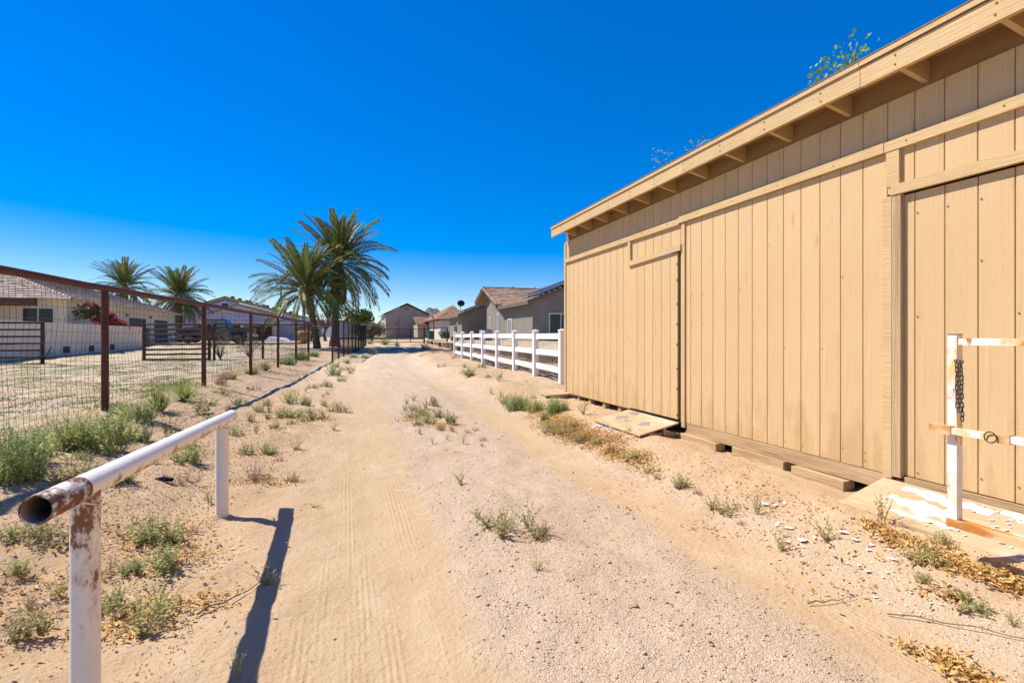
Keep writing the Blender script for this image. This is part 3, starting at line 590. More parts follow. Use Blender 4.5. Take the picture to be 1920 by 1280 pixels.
def wire_panel(p, q, z0f, z1, dx, zs, r, name, parent, mat, sag=.006):
    mb = MB(); p = Vector(p); q = Vector(q); L_ = (q - p).length; n = int(L_ / dx); d = (q - p) / L_
    for i in range(1, n):
        c = p + d * (i * dx); j = RNG.uniform(-sag, sag); zb = z0f(c.x, c.y)
        zsn = [zb + (z1 - zb) * k / 4 for k in range(5)]
        mb.tube([(c.x + j + RNG.uniform(-sag, sag) + .02 * math.sin(k * 2.1 + i * .05), c.y + RNG.uniform(-sag, sag), zsn[k]) for k in range(5)], r, 3, cap=False)
    for f in zs:
        m = max(4, int(L_ / .6)); pts = []
        for i in range(m + 1):
            c = p + d * (L_ * i / m); zb = z0f(c.x, c.y); pts.append((c.x, c.y, zb + (z1 - zb) * f + RNG.uniform(-.008, .008)))
        mb.tube(pts, r * 1.15, 3, cap=False)
    return mb.build(name, mat, parent)
FRAC = [.02, .08, .15, .22, .30, .385, .475, .565, .655, .745, .84, .97]
for i, (a, b) in enumerate(zip(fpost[:-1], fpost[1:])):
    far = 1 + .35 * max(0, i - 2)
    wire_panel((fx(a) - .05, a, 0), (fx(b) - .05, b, 0), lambda x, y: gz(x, y) + .02, RT - .06, .1016 if i < 5 else .15, FRAC, .0022 * far, 'wire_mesh', pf, wire)
# short connecting panel to the taller mesh fence
MB().tube([(fx(26.2), 26.2, 1.89), (-.62, 25.62, 1.90)], .03, 8).build('connecting_rail', rust_pipe, pf, smooth=True)
wire_panel((fx(26.2), 26.2, 0), (-.66, 25.63, 0), lambda x, y: gz(x, y) + .03, 1.86, .12, FRAC, .002, 'wire_mesh', pf, wire)

# ---------------------------------------------------------------- taller dark mesh fence bordering the lane further on
mf = thing('mesh_fence', (.3, 34, gz(.3, 34)), 'tall dark grey mesh fence running to the far gate', 'fence')
A = Vector((-.62, 25.6, 0)); B = Vector((1.5, 44.8, 0)); nseg = 9
def mp(t): p = A.lerp(B, t); return p.x, p.y
for i in range(nseg + 1):
    x, y = mp(i / nseg); z = gz(x, y); MB().tube([(x, y, z - .1), (x, y, z + 1.95 - .3 * i / nseg)], .042, 10).build('post', rust_pipe if i == 0 else dark_pipe, mf, smooth=True)
for i in range(nseg):
    x, y = mp(i / nseg); x2, y2 = mp((i + 1) / nseg)
    za, zb = gz(x, y) + 1.95 - .3 * i / nseg, gz(x2, y2) + 1.95 - .3 * (i + 1) / nseg
    MB().tube([(x, y, za), (x2, y2, zb)], .03, 8, cap=False).build('top_rail', dark_pipe, mf, smooth=True)
    w = MB(); n = 30
    for k in range(1, n):
        u_ = k / n; X, Y = x + (x2 - x) * u_, y + (y2 - y) * u_
        w.tube([(X, Y, gz(X, Y) + .03), (X, Y, za + (zb - za) * u_)], .0029, 3, cap=False)
    for k in range(21):
        f = k / 21
        w.tube([(x, y, gz(x, y) + .04 + (za - gz(x, y) - .05) * f), (x2, y2, gz(x2, y2) + .04 + (zb - gz(x2, y2) - .05) * f)], .0032, 3, cap=False)
    w.build('wire_mesh', wire_dark, mf)

# ---------------------------------------------------------------- cross fence, drive gates in the neighbour's lot
cf = thing('cross_fence', (-3.5, 25.5, gz(-3.5, 25.5)), 'low brown pipe and wire cross fence behind the left fence', 'fence')
def cpt(t): return (-5.25 + 3.5 * t, 24.8 + 1.35 * t)
for t_ in (0, .5): x, y = cpt(t_); MB().tube([(x, y, gz(x, y) - .1), (x, y, 1.95)], .05, 10).build('post', dark_pipe, cf, smooth=True)
x, y = cpt(0); x2, y2 = cpt(.985)
MB().tube([(x, y, 1.94), (x2, y2, 1.97)], .03, 8).build('rail', dark_pipe, cf, smooth=True); MB().tube([(x, y, 1.10), (x2, y2, 1.12)], .03, 8).build('rail', dark_pipe, cf, smooth=True)
wire_panel((x, y + .05, 0), (x2, y2 + .05, 0), lambda a, b: gz(a, b) + .03, 1.9, .16, (.1, .3, .5, .7), .0026, 'wire_mesh', cf, wire)
def drive_gate(name, x0, x1, y, z0, z1, nr, label):
    g = thing(name, ((x0 + x1) / 2, y, gz((x0 + x1) / 2, y)), label, 'gate')
    for xx in (x0, x1): MB().tube([(xx, y, z0 - .04), (xx, y, z1 + .04)], .06, 10).build('gate_post', dark_pipe, g, smooth=True)
    for i in range(nr): z = z0 + (z1 - z0) * i / (nr - 1); MB().tube([(x0, y, z), (x1, y, z + (.012 if i else 0))], .038, 8, cap=False).build('rail', dark_pipe, g, smooth=True)
    return g
drive_gate('drive_gate', -7.75, -5.42, 24.75, .50, 1.91, 8, 'brown pipe drive gate beside the box on the cross fence')
g2 = drive_gate('drive_gate', -14.6, -10.28, 22.95, .45, 1.90, 7, 'brown pipe drive gate at the left edge in front of the tan wall')
MB().tube([(-10.3, 22.93, .45), (-10.0, 22.9, 1.05)], .02, 8).build('brace', dark_pipe, g2, smooth=True)
bx = thing('metal_box', (-5.33, 24.62, 1.3), 'brown metal box mounted on the cross fence post', 'box')
MB().box(-5.50, -5.16, 24.55, 24.72, 1.30, 1.74).build('box_body', dark_pipe, bx); MB().box(-5.48, -5.18, 24.535, 24.549, 1.32, 1.72).build('box_door', rust_pipe, bx)
tag(MB().tube([(-4.02, 24.9, .99), (-4.0, 24.95, 1.6)], .022, 8).build('blue_stake', M('pale_blue_paint', (.30, .55, .72), rough=.5), smooth=True), 'pale blue stake hanging on the cross fence', 'stake')

# ---------------------------------------------------------------- white vinyl fence (right)
vf = thing('vinyl_fence', (4.8, 18, gz(4.8, 18)), 'white three rail vinyl fence beyond the shed', 'fence')
vy = [11.55, 13.38, 15.2, 17.1, 19.05, 20.9, 22.7, 24.4]; vx = 4.8
base = [gz(vx, y) for y in vy]; tops = [1.575 + .055 * (y - 11.55) / 12.9 for y in vy]
pmat = vinyl
for y, b, tp in zip(vy, base, tops):
    p = MB().box(vx - .065, vx + .065, y - .065, y + .065, b - .2, tp - .03).build('post', vinyl, vf)
    cm = MB(); cm.add([(vx - .078, y - .078, tp - .03), (vx + .078, y - .078, tp - .03), (vx + .078, y + .078, tp - .03), (vx - .078, y + .078, tp - .03), (vx - .078, y - .078, tp - .01), (vx + .078, y - .078, tp - .01), (vx + .078, y + .078, tp - .01), (vx - .078, y + .078, tp - .01), (vx, y, tp + .025)],
       [(0, 3, 2, 1), (0, 1, 5, 4), (1, 2, 6, 5), (2, 3, 7, 6), (3, 0, 4, 7), (4, 5, 8), (5, 6, 8), (6, 7, 8), (7, 4, 8)]); cm.build('post_cap', vinyl, p)
for i in range(7):
    for dz0, dz1, hh in ((.18, .19, .14), (.59, .58, .14), (.98, .94, .14)):
        MB().bar((vx, vy[i] + .064, tops[i] - dz0 + .03 + RNG.uniform(-.012, .012)), (vx, vy[i + 1] - .064, tops[i + 1] - dz1 + .03 + RNG.uniform(-.012, .012)), .04, hh).build('rail', vinyl, vf)
wd_ = MB()
def vbase(x, y): return gz(x, y) + .02
wire_panel((vx + .09, vy[0], 0), (vx + .09, vy[-1], 0), vbase, 1.42, .102, (.05, .25, .45, .65, .85, .99), .0026, 'wire_mesh', vf, wire_dark)
# retaining timbers of the yard
tie = M('creosote_timber', (.085, .06, .045), (.13, .095, .07), scale=3, rough=.95, stretch=(1, .3, 1), bump=.6, bscale=12)
for j in range(13):
    y = 13.5 + 2.7 * j; x = 7.55 - (.7 * max(0, (y - 40)) / 8); z = gz(7.2, y)
    zt_ = max(gz(7.95, y), gz(7.95, y + 2.6), z + .2) + .05; mb = MB().box(x - .1, x + .1, y, y + 2.66, z - .15, zt_)
    tag(mb.build('retaining_timber', tie), 'dark retaining timber behind the vinyl fence, %s from the shed end of the row' % ['first', 'second', 'third', 'fourth', 'fifth', 'sixth', 'seventh', 'eighth', 'ninth', 'tenth', 'eleventh', 'twelfth', 'thirteenth'][j], 'timber', 'timbers of the retaining edge')

# ---------------------------------------------------------------- palms
frond_mat = leafmat('palm_leaf', (.20, .235, .07), (.15, .195, .058), trans=.3, tint=.4, objrand=.25, rough=.45)
frond_dry = leafmat('palm_leaf_dry', (.40, .27, .10), (.30, .19, .065), trans=.15, tint=.4, objrand=.2)
rach_mat = M('palm_rachis', (.26, .22, .07), (.30, .20, .06), scale=3, rough=.5)
boot = M('palm_trunk', (.20, .13, .08), (.11, .075, .05), scale=5, rough=.95, tint=.5, layers=(((.30, .21, .13), 9, .6, .75, (1, 1, 1)),), bump=.8, bscale=16)
def frond_mesh(L_, bend, seed, mats, pairs=62, ll=.50, upb=.42):
    r = random.Random(seed); me = bpy.data.meshes.new('frond'); V = []; F = []; T = []; MI = []
    n = 12; pts = []; ang = 0; p = Vector((0, 0, 0)); dirs = []
    for i in range(n + 1):
        d = Vector((math.cos(ang), 0, math.sin(ang))); pts.append(p.copy()); dirs.append(d); p = p + d * L_ / n; ang -= bend / n * (.5 + 1.1 * i / n)
    for i in range(n + 1):
        w = .035 * (1 - .85 * i / n); up = Vector((-dirs[i].z, 0, dirs[i].x))
        V += [pts[i] + Vector((0, w, 0)), pts[i] + up * w, pts[i] - Vector((0, w, 0))]; T += [.5] * 3
        if i:
            a = (i - 1) * 3; b = i * 3
            for k in range(3): F.append((a + k, a + (k + 1) % 3, b + (k + 1) % 3, b + k)); MI.append(1)
    twist = r.uniform(-.25, .25)
    for j in range(pairs):
        s = .14 + .86 * (j + r.random() * .6) / pairs; q = s * n; i = min(int(q), n - 1); c = pts[i].lerp(pts[i + 1], q - i); d = dirs[i].lerp(dirs[i + 1], q - i).normalized(); up = Vector((-d.z, 0, d.x))
        ln = ll * (.55 + .75 * math.sin(math.pi * min(1, s * .9 + .08)) ** .8) * r.uniform(.8, 1.1)
        for sd in (-1, 1):
            fw = r.uniform(.75, 1.15) + .5 * s
            o = (d * fw + Vector((0, sd, 0)) * .8 + up * (upb + r.uniform(-.25, .25) + twist * sd)).normalized()
            w = (d.cross(o)).normalized() * .019 * L_ / 3.6 * r.uniform(.9, 1.4)
            side = o.cross(up).normalized() * .030
            tip = c + o * ln + Vector((0, 0, -.22 * ln))
            mid = c + o * ln * .5
            k = len(V); V += [c, mid + side, tip, mid - side]; F.append((k, k + 1, k + 2, k + 3)); MI.append(0); T += [r.random()] * 4
    me.from_pydata([tuple(v) for v in V], [], F); at = me.attributes.new('tint', 'FLOAT', 'POINT'); at.data.foreach_set('value', np.array(T, dtype=np.float32))
    for m_ in mats: me.materials.append(m_)
    me.polygons.foreach_set('material_index', MI); return me
FM = {k: [frond_mesh(3.7, b, 20 + 10 * j + i, (frond_mat, rach_mat)) for i in range(3)] for j, (k, b) in enumerate((('up', .6), ('mid', 1.1), ('low', .85)))}
FD = [frond_mesh(3.3, .5, 90 + i, (frond_dry, rach_mat), pairs=36, ll=.30, upb=.1) for i in range(3)]
fruit_mat = M('date_stalk', (.42, .22, .05), (.30, .13, .03), scale=6, rough=.7)
def palm(label, x, y, h, lean, scale, nf, seed, rt=.22, nd=12, sweep=146, flare=1.5):
    r = random.Random(seed); z0 = gz(x, y)
    t = thing('date_palm', (x, y, z0), label, 'palm tree', 'date palms')
    top = Vector((x + lean[0], y + lean[1], z0 + h)); b0 = Vector((x, y, z0 - .2)); mb = MB()
    n = 40; seg = 16; vs = []; tv = []
    for i in range(n + 1):
        u_ = i / n; c = b0.lerp(top, u_) + Vector((lean[0], lean[1], 0)) * (u_ * u_ - u_) * .6
        rr = rt * (1 + (flare - 1) * max(0, 1 - u_ * 5) + .35 * max(0, u_ - .85) / .15)
        for k in range(seg):
            a = 6.2832 * k / seg + (i % 2) * .2
            q = rr * (1 + (.10 if (k + i) % 2 else -.05) + r.uniform(-.05, .05)); vs.append(c + Vector((math.cos(a) * q, math.sin(a) * q, 0)))
    fs = [(i * seg + k, i * seg + (k + 1) % seg, (i + 1) * seg + (k + 1) % seg, (i + 1) * seg + k) for i in range(n) for k in range(seg)]
    mb.add(vs, fs); mb.t = [r.random() for _ in mb.t]; mb.build('trunk', boot, t)
    c = top
    for k in range(nf):
        u_ = (k + .5) / nf; az = k * 2.39996 + r.uniform(-.2, .2)
        el = math.radians(84 - sweep * u_ ** 1.1 + r.uniform(-7, 7))
        key = 'up' if el > .75 else 'mid' if el > -.05 else 'low'
        s = scale * r.uniform(.85, 1.08) * (.9 if u_ < .12 else 1)
        o = inst('frond', r.choice(FM[key]), t, (c.x + .12 * math.cos(az), c.y + .12 * math.sin(az), c.z + .15 * math.sin(el)), (r.uniform(-.4, .4), -el, az), (s, s, s))
    for k in range(nd):
        az = r.uniform(0, 6.28); el = math.radians(r.uniform(-80, -52)); s = scale * r.uniform(.7, .95)
        inst('dry_frond', r.choice(FD), t, (c.x + .2 * math.cos(az), c.y + .2 * math.sin(az), c.z - .25), (r.uniform(-.5, .5), -el, az), (s, s, s))
    fm = MB()
    for k in range(16):
        az = r.uniform(0, 6.28); L2 = r.uniform(.5, .95) * scale; e = r.uniform(-1.0, .1); p = c + Vector((0, 0, -.1))
        q = p + Vector((math.cos(az) * math.cos(e), math.sin(az) * math.cos(e), math.sin(e))) * L2
        fm.tube([p, p.lerp(q, .6) + Vector((0, 0, .12)), q], [.035, .028, .015], 5)
    fm.build('leaf_bases', fruit_mat, t)
    return t
palm('large date palm behind the dark mesh fence, taller of the twin palms', -.85, 42.0, 6.1, (.25, -.2), 1.12, 86, 5, rt=.24, nd=12, flare=1.9, sweep=124)
palm('leaning shorter date palm left of the large one', -1.9, 38.6, 3.9, (-.75, .1), 1.02, 66, 11, rt=.21, nd=2, flare=1.3, sweep=106)
palm('stout date palm at the corner of the tan house, right of the roof', -15.7, 59.5, 4.4, (0, 0), .86, 80, 17, rt=.30, nd=3, flare=1.1, sweep=126)
palm('date palm rising behind the tan house roof', -22.4, 66, 5.6, (0, 0), .88, 74, 23, rt=.28, nd=3, flare=1.1, sweep=126)

# ---------------------------------------------------------------- generic shrub and tree crowns
def crown_mesh(name, blobs, n, leaf, mat, seed, elong=1.7):
    r = np.random.default_rng(seed); W = np.array([b[3] * b[4] * b[5] for b in blobs]) ** .67; ids = r.choice(len(blobs), n, p=W / W.sum())
    Bq = np.array(blobs)[ids]; d = r.normal(0, 1, (n, 3)); d /= np.linalg.norm(d, axis=1)[:, None]; rad = r.uniform(.25, 1.05, n) ** .55
    cl = r.normal(0, .10, (n, 3)); C_ = Bq[:, :3] + (d * rad[:, None] + cl) * Bq[:, 3:6]
    a = r.normal(0, 1, (n, 3)); a /= np.linalg.norm(a, axis=1)[:, None]; b = np.cross(a, r.normal(0, 1, (n, 3))); b /= np.linalg.norm(b, axis=1)[:, None]
    s = leaf * r.uniform(.6, 1.4, n)[:, None]
    V = np.stack([C_ - a * s * elong, C_ + b * s, C_ + a * s * elong, C_ - b * s], 1).reshape(-1, 3)
    me = bpy.data.meshes.new(name); me.vertices.add(4 * n); me.vertices.foreach_set('co', V.astype(np.float32).ravel())
    me.loops.add(4 * n); me.loops.foreach_set('vertex_index', np.arange(4 * n, dtype=np.int32)); me.polygons.add(n)
    me.polygons.foreach_set('loop_start', np.arange(0, 4 * n, 4, dtype=np.int32)); me.polygons.foreach_set('loop_total', np.full(n, 4, dtype=np.int32)); me.update(calc_edges=True)
    at = me.attributes.new('tint', 'FLOAT', 'POINT'); at.data.foreach_set('value', np.repeat(r.uniform(0, 1, n), 4).astype(np.float32)); me.materials.append(mat); return me
lf_olive = leafmat('olive_leaf', (.11, .12, .05), (.075, .09, .04)); lf_green = leafmat('green_leaf', (.085, .15, .03), (.05, .10, .022)); lf_sage = leafmat('sage_leaf', (.20, .20, .12), (.15, .16, .095)); lf_dark = leafmat('dark_hedge_leaf', (.06, .085, .03), (.045, .06, .025))
bark = M('bark', (.14, .10, .075), (.09, .065, .05), scale=6, rough=.95)
def tree(name, x, y, h, w, label, cat, mat, n, leaf, seed, group=None, nb=9, trunkh=.3, z0=None, sparse=False):
    r = random.Random(seed); z = gz(x, y) if z0 is None else z0
    t = thing(name, (x, y, z), label, cat, group)
    bl = []; tb = MB(); fork = (0, 0, h * trunkh)
    tb.tube([(0, 0, -.1), (r.uniform(-.05, .05) * h, 0, h * trunkh * .6), fork], [.045 * h, .035 * h, .028 * h], 8)
    for k in range(nb):
        az = 6.283 * k / nb + r.uniform(-.3, .3); e = r.uniform(.15, 1.0); rr = w / 2 * r.uniform(.35, .8)
        c = (math.cos(az) * rr, math.sin(az) * rr, h * (trunkh + (1 - trunkh) * (.25 + .55 * e)))
        q = w * r.uniform(.16, .30) * (.6 if sparse else 1); bl.append((c[0], c[1], c[2], q, q, q * r.uniform(.6, .9)))
        tb.tube([fork, (c[0] * .5, c[1] * .5, (fork[2] + c[2]) / 2 + .04 * h), c], [.022 * h, .014 * h, .004 * h] if not sparse else [.008 * h, .003 * h, .0012 * h], 5)
    bl.append((0, 0, h * .75, w * .28, w * .28, h * .2))
    inst('crown', crown_mesh('crown', bl, n, leaf, mat, seed), t, (0, 0, 0), local=True)
    inst('trunk', tb.mesh('trunk', bark, smooth=True), t, (0, 0, 0), local=True)
    return t
tree('green_tree', 1.6, 66, 3.9, 3.4, 'bright green leafy tree behind the dark mesh fence', 'tree', lf_green, 1500, .09, 31)
tree('bare_tree', -2.2, 62, 4.2, 4.4, 'grey nearly leafless tree seen between the twin palm trunks', 'tree', leafmat('dry_twig_leaf', (.25, .20, .15), (.19, .15, .12)), 900, .045, 32, nb=16)
for i, (x, y, h, w, m_, lab) in enumerate((( -14.5, 86, 2.6, 6, lf_dark, 'dark hedge bush behind the pickup truck'), (-9.5, 84, 2.4, 6, lf_dark, 'dark hedge bush right of the pickup truck'), (-5.6, 82, 2.3, 5, lf_olive, 'olive bush left of the leaning palm trunk'), (-12.2, 80, 1.8, 4, lf_olive, 'low olive bush in front of the dark hedge'),
      (1.9, 78, 2.9, 4, lf_sage, 'sage green desert bush left of the far barn'), (3.4, 92, 3.4, 3, lf_olive, 'olive desert bush beside the left wall of the far barn'), (2.6, 60, 2.2, 3, lf_sage, 'grey sage bush behind the far end of the mesh fence'),
      (-3.8, 56, 1.3, 2.6, lf_sage, 'grey sage bush behind the leaning palm'), (-7.2, 70, 1.5, 5, lf_sage, 'low sage bush by the white heap'))):
    tree('desert_bush', x, y, h, w, lab, 'bush', m_, 1500, .075, 50 + i, nb=10, trunkh=.08)
tree('mesquite_tree', 10.2, 8.6, 7.8, 2.2, 'thin mesquite crown poking above the shed roof near the right', 'tree', leafmat('mesquite_leaf', (.34, .40, .05), (.26, .33, .04)), 1500, .027, 71, 'trees behind the shed', nb=13, trunkh=.55, sparse=True)
tree('mesquite_tree', 10.0, 14.0, 6.45, 3.2, 'mesquite twigs showing just above the middle of the shed roof', 'tree', bpy.data.materials['mesquite_leaf'], 900, .024, 72, 'trees behind the shed', nb=13, trunkh=.55, sparse=True)
for (x, y, h, w, lab, m_, n) in ((-5.45, 24.55, 1.5, 1.3, 'leafless scrub clinging to the cross fence by the box', leafmat('scrub_leaf', (.22, .19, .11), (.16, .13, .08)), 420), (-4.4, 25.0, 1.1, 1.4, 'dry scrub along the cross fence right of the blue stake', bpy.data.materials.get('scrub_leaf'), 300)):
    tree('dry_scrub', x + .4, y + .3, h, w, lab, 'bush', m_ or bpy.data.materials['scrub_leaf'], n * 2, .016, 77, nb=34, trunkh=.03, sparse=True)
# bougainvillea behind the garden wall
bo = thing('bougainvillea', (-13.6, 37, gz(-13.6, 37)), 'flowering pink bougainvillea spilling over the tan wall', 'plant')
bb = [(-13.3 + .2 * math.sin(i * 2.1), 33.6 + .62 * i, 2.12 + .42 * math.sin(.5 + i * .42) + (.35 if i < 3 else 0), .42, .55, .40) for i in range(11)]
o0 = OFF[bo.name]; bb = [(a - o0[0], b - o0[1], c - o0[2], d, e, f) for a, b, c, d, e, f in bb]
inst('foliage', crown_mesh('foliage', bb, 1500, .06, lf_dark, 81), bo, (0, 0, 0), local=True)
inst('blossom', crown_mesh('blossom', [b for b in bb[2:]], 2800, .055, leafmat('pink_bract', (.62, .035, .13), (.45, .02, .10), trans=.35), 82, 1.1), bo, (0, 0, .05), local=True)
inst('stem', MB().tube([(0, -1, -.1), (.2, -1.1, .8), (.3, -1.2, 1.6)], [.06, .05, .03], 6).mesh('stem', bark), bo, (0, 0, 0), local=True)

# ---------------------------------------------------------------- houses
stucco_tan = M('tan_stucco', (.84, .72, .51), (.80, .68, .48), scale=1.2, rough=.95, bump=.2, bscale=60)
stucco_wall = M('garden_wall_stucco', (.82, .68, .50), (.78, .64, .47), scale=.9, rough=.95, layers=(((.38, .29, .20), 1.2, .62, .75, (1, 1, 2)),))
stucco_grey = M('grey_stucco', (.235, .215, .185), (.21, .19, .165), scale=1.5, rough=.95, bump=.2, bscale=60)
tile_tan = M('roof_tile_tan', (.45, .355, .28), (.38, .295, .23), scale=1.8, rough=.85, tint=.28)
tile_red = M('roof_tile_red', (.40, .275, .20), (.34, .23, .165), scale=1.2, rough=.85, tint=.30, layers=(((.45, .24, .13), 1.5, .56, .7, (1, 1, 1)),))
tile_brown = M('roof_tile_brown', (.35, .21, .12), (.29, .17, .10), scale=1.2, rough=.85, tint=.25)
fascia_br = M('brown_fascia', (.11, .055, .035), rough=.8); fascia_gr = M('taupe_fascia', (.15, .125, .105), rough=.8)
glass = M('window_glass', (.035, .038, .03), rough=.15, spec=.35); frame_w = M('window_frame', (.70, .70, .68), rough=.5); shade_cl = M('window_blind', (.22, .26, .27), rough=.4, spec=.6)
door_gr = M('grey_door', (.20, .18, .155), rough=.7); door_br = M('brown_garage_door', (.13, .10, .085), (.11, .085, .075), scale=2, rough=.7)
def tile_plane(e0, e1, t1, t0, mat, parent, row=.40, seed=1):
    """courses of tiles between eave e0-e1 and top t0-t1"""
    r = random.Random(seed); e0, e1, t0, t1 = map(Vector, (e0, e1, t0, t1)); mb = MB()
    nrm = (e1 - e0).cross(t0 - e0 if (t0 - e0).length > 1e-3 else t1 - e0).normalized(); nrm = -nrm if nrm.z < 0 else nrm
    ln = ((t0 + t1) / 2 - (e0 + e1) / 2).length; n = max(2, int(ln / row))
    for i in range(n):
        a, b = i / n, (i + 1) / n
        l0, r0, l1, r1 = e0.lerp(t0, a), e1.lerp(t1, a), e0.lerp(t0, b), e1.lerp(t1, b); w = (r0 - l0).length
        if w < .05: continue
        m_ = max(1, int(w / .33))
        for k in range(m_):
            u0, u1 = k / m_, (k + 1) / m_; q = r.uniform(-.004, .006)
            A_, B_ = l0.lerp(r0, u0), l0.lerp(r0, u1); C_, D_ = l1.lerp(r1, u1), l1.lerp(r1, u0)
            mb.add([A_, B_, A_ + nrm * (.06 + q), B_ + nrm * (.06 + q), C_ + nrm * .012, D_ + nrm * .012], [(0, 1, 3, 2), (2, 3, 4, 5)], r.random())
    o = mb.build('roof_tiles', mat, parent); o['kind'] = 'stuff'; return o
def ridge_caps(p, q, mat, parent, s=.11):
    mb = MB(); p = Vector(p); q = Vector(q); n = max(2, int((q - p).length / .4))
    for i in range(n):
        a, b = p.lerp(q, i / n), p.lerp(q, (i + .98) / n); mb.tube([a + Vector((0, 0, .05)), b + Vector((0, 0, .02))], [s, s * .8], 6, tint=RNG.random())
    mb.build('ridge_cap', mat, parent)
def window(parent, plane, c, a0, a1, z0, z1, out, gl=glass, mull=True):
    """plane 'x' or 'y' wall at coordinate c, facing sign out"""
    f = MB(); t_ = .07
    def bx_(mb, a, b, p, q, d0, d1):
        lo, hi = sorted((c + out * d0, c + out * d1))
        if plane == 'x': mb.box(lo, hi, a, b, p, q)
        else: mb.box(a, b, lo, hi, p, q)
    bx_(f, a0, a1, z0, z0 + t_, 0, .05); bx_(f, a0, a1, z1 - t_, z1, 0, .05); bx_(f, a0, a0 + t_, z0 + t_, z1 - t_, 0, .05); bx_(f, a1 - t_, a1, z0 + t_, z1 - t_, 0, .05)
    if mull: m_ = (a0 + a1) / 2; bx_(f, m_ - .03, m_ + .03, z0 + t_, z1 - t_, 0, .045)
    w = f.build('window', frame_w, parent); g = MB(); bx_(g, a0 + t_ * .9, a1 - t_ * .9, z0 + t_ * .9, z1 - t_ * .9, .004, .02); g.build('pane', gl, w); return w

# tan house on the left
th = thing('tan_house', (-20.5, 47, .7), 'tan stucco house with a hipped tile roof behind the left fence', 'house')
x0, x1, ya, yb, ez = -27, -15.4, 36.9, 57.2, 3.62
MB().box(x0, x1, ya, yb, .4, ez).build('wall', stucco_tan, th)
ex0, ex1, eya, eyb = x0 - .5, x1 + .5, ya - .5, yb + .5; xm = (ex0 + ex1) / 2; rzz = ez + (ex1 - xm) * .31; hy = ex1 - xm
E_ = ez - .06
tile_plane((ex1, eya, E_), (ex1, eyb, E_), (xm, eyb - hy, rzz), (xm, eya + hy, rzz), tile_tan, th, seed=3)
tile_plane((ex0, eya, E_), (ex1, eya, E_), (xm, eya + hy, rzz), (xm, eya + hy, rzz), tile_tan, th, seed=4)
tile_plane((ex1, eyb, E_), (ex0, eyb, E_), (xm, eyb - hy, rzz), (xm, eyb - hy, rzz), tile_tan, th, seed=5)
tile_plane((ex0, eyb, E_), (ex0, eya, E_), (xm, eya + hy, rzz), (xm, eyb - hy, rzz), tile_tan, th, seed=6)
cap_t = M('ridge_cap_tile', (.50, .40, .32), (.42, .33, .26), scale=3, rough=.85, tint=.2)
ridge_caps((ex1, eya, E_), (xm, eya + hy, rzz), cap_t, th); ridge_caps((xm, eya + hy, rzz), (xm, eyb - hy, rzz), cap_t, th, .08); ridge_caps((ex1, eyb, E_), (xm, eyb - hy, rzz), cap_t, th, .08)
MB().box(ex0, ex1, eya, eyb, E_ - .05, E_ - .003).build('soffit', stucco_tan, th)
MB().box(-27, -16.3, ya - 1.3, ya - 1.05, 3.12, 3.52).build('porch_beam', fascia_br, th)
MB().box(-27, -16.6, ya - 1.5, ya - .5, 3.522, 3.55).build('porch_roof', tile_tan, th)
for px_ in (-20.6, -18.15): MB().box(px_ - .25, px_ + .25, ya - 1.4, ya - .95, .5, 3.118).build('porch_column', stucco_tan, th)
window(th, 'y', ya, -17.5, -15.95, 1.95, 3.1, -1); window(th, 'y', ya, -23, -21, 1.2, 2.5, -1)
for a, b in ((46.2, 49.6), (51.6, 55.0)):
    d = MB().box(x1 + .003, x1 + .02, a, b, .72, 2.85).build('garage_door', door_br, th)
    for k in range(1, 4): MB().box(x1 + .021, x1 + .03, a + .1, b - .1, .72 + .52 * k, .75 + .52 * k).build('door_seam', fascia_br, d)
for y_ in (50.6, 45.6): MB().box(x1 + .003, x1 + .14, y_ - .1, y_ + .1, 2.95, 3.08).build('wall_lamp', dark_steel, th)
# garden wall
gw = thing('garden_wall', (-12.7, 31, .5), 'plain tan stucco garden wall in front of the tan house', 'wall')
MB().box(-12.95, -12.7, 16, 40.6, .2, 2.06).build('wall', stucco_wall, gw)
for y_, s_ in ((30.4, .28), (33.0, .24), (35.6, .26)): MB().box(-12.699, -12.67, y_ - s_, y_ + s_, gz(-12.6, y_) + .12, gz(-12.6, y_) + .42).build('vent_block', fascia_br, gw)
# green bin near the garage
def bin_(x, y, label, s=1.0, rz_=0):
    z = gz(x, y); t = thing('wheeled_bin', (x, y, z), label, 'bin', 'green wheeled bins')
    gmat = bpy.data.materials.get('green_plastic') or M('green_plastic', (.012, .13, .085), rough=.5)
    b = MB(); b.add([(x - .26 * s, y - .3 * s, z + .05), (x + .26 * s, y - .3 * s, z + .05), (x + .26 * s, y + .3 * s, z + .05), (x - .26 * s, y + .3 * s, z + .05), (x - .34 * s, y - .38 * s, z + 1.0 * s), (x + .34 * s, y - .38 * s, z + 1.0 * s), (x + .34 * s, y + .38 * s, z + 1.0 * s), (x - .34 * s, y + .38 * s, z + 1.0 * s)], [(0, 3, 2, 1), (4, 5, 6, 7), (0, 1, 5, 4), (1, 2, 6, 5), (2, 3, 7, 6), (3, 0, 4, 7)])
    b.build('bin_body', gmat, t); MB().box(x - .37 * s, x + .37 * s, y - .42 * s, y + .40 * s, z + 1.005 * s, z + 1.08 * s).build('lid', gmat, t)
    for sx in (-1, 1): MB().tube([(x + sx * .27 * s, y + .33 * s, z + .12), (x + sx * .33 * s, y + .33 * s, z + .12)], .12, 10).build('wheel', dark_steel, t)
bin_(-14.3, 45.3, 'green wheeled bin beside the garage of the tan house', 1.15)
bin_(9.85, 65.5, 'green wheeled bin standing right of the far gate', 1.02)
bin_(2.6, 70, 'green bin left of the far barn behind the gate', .8)

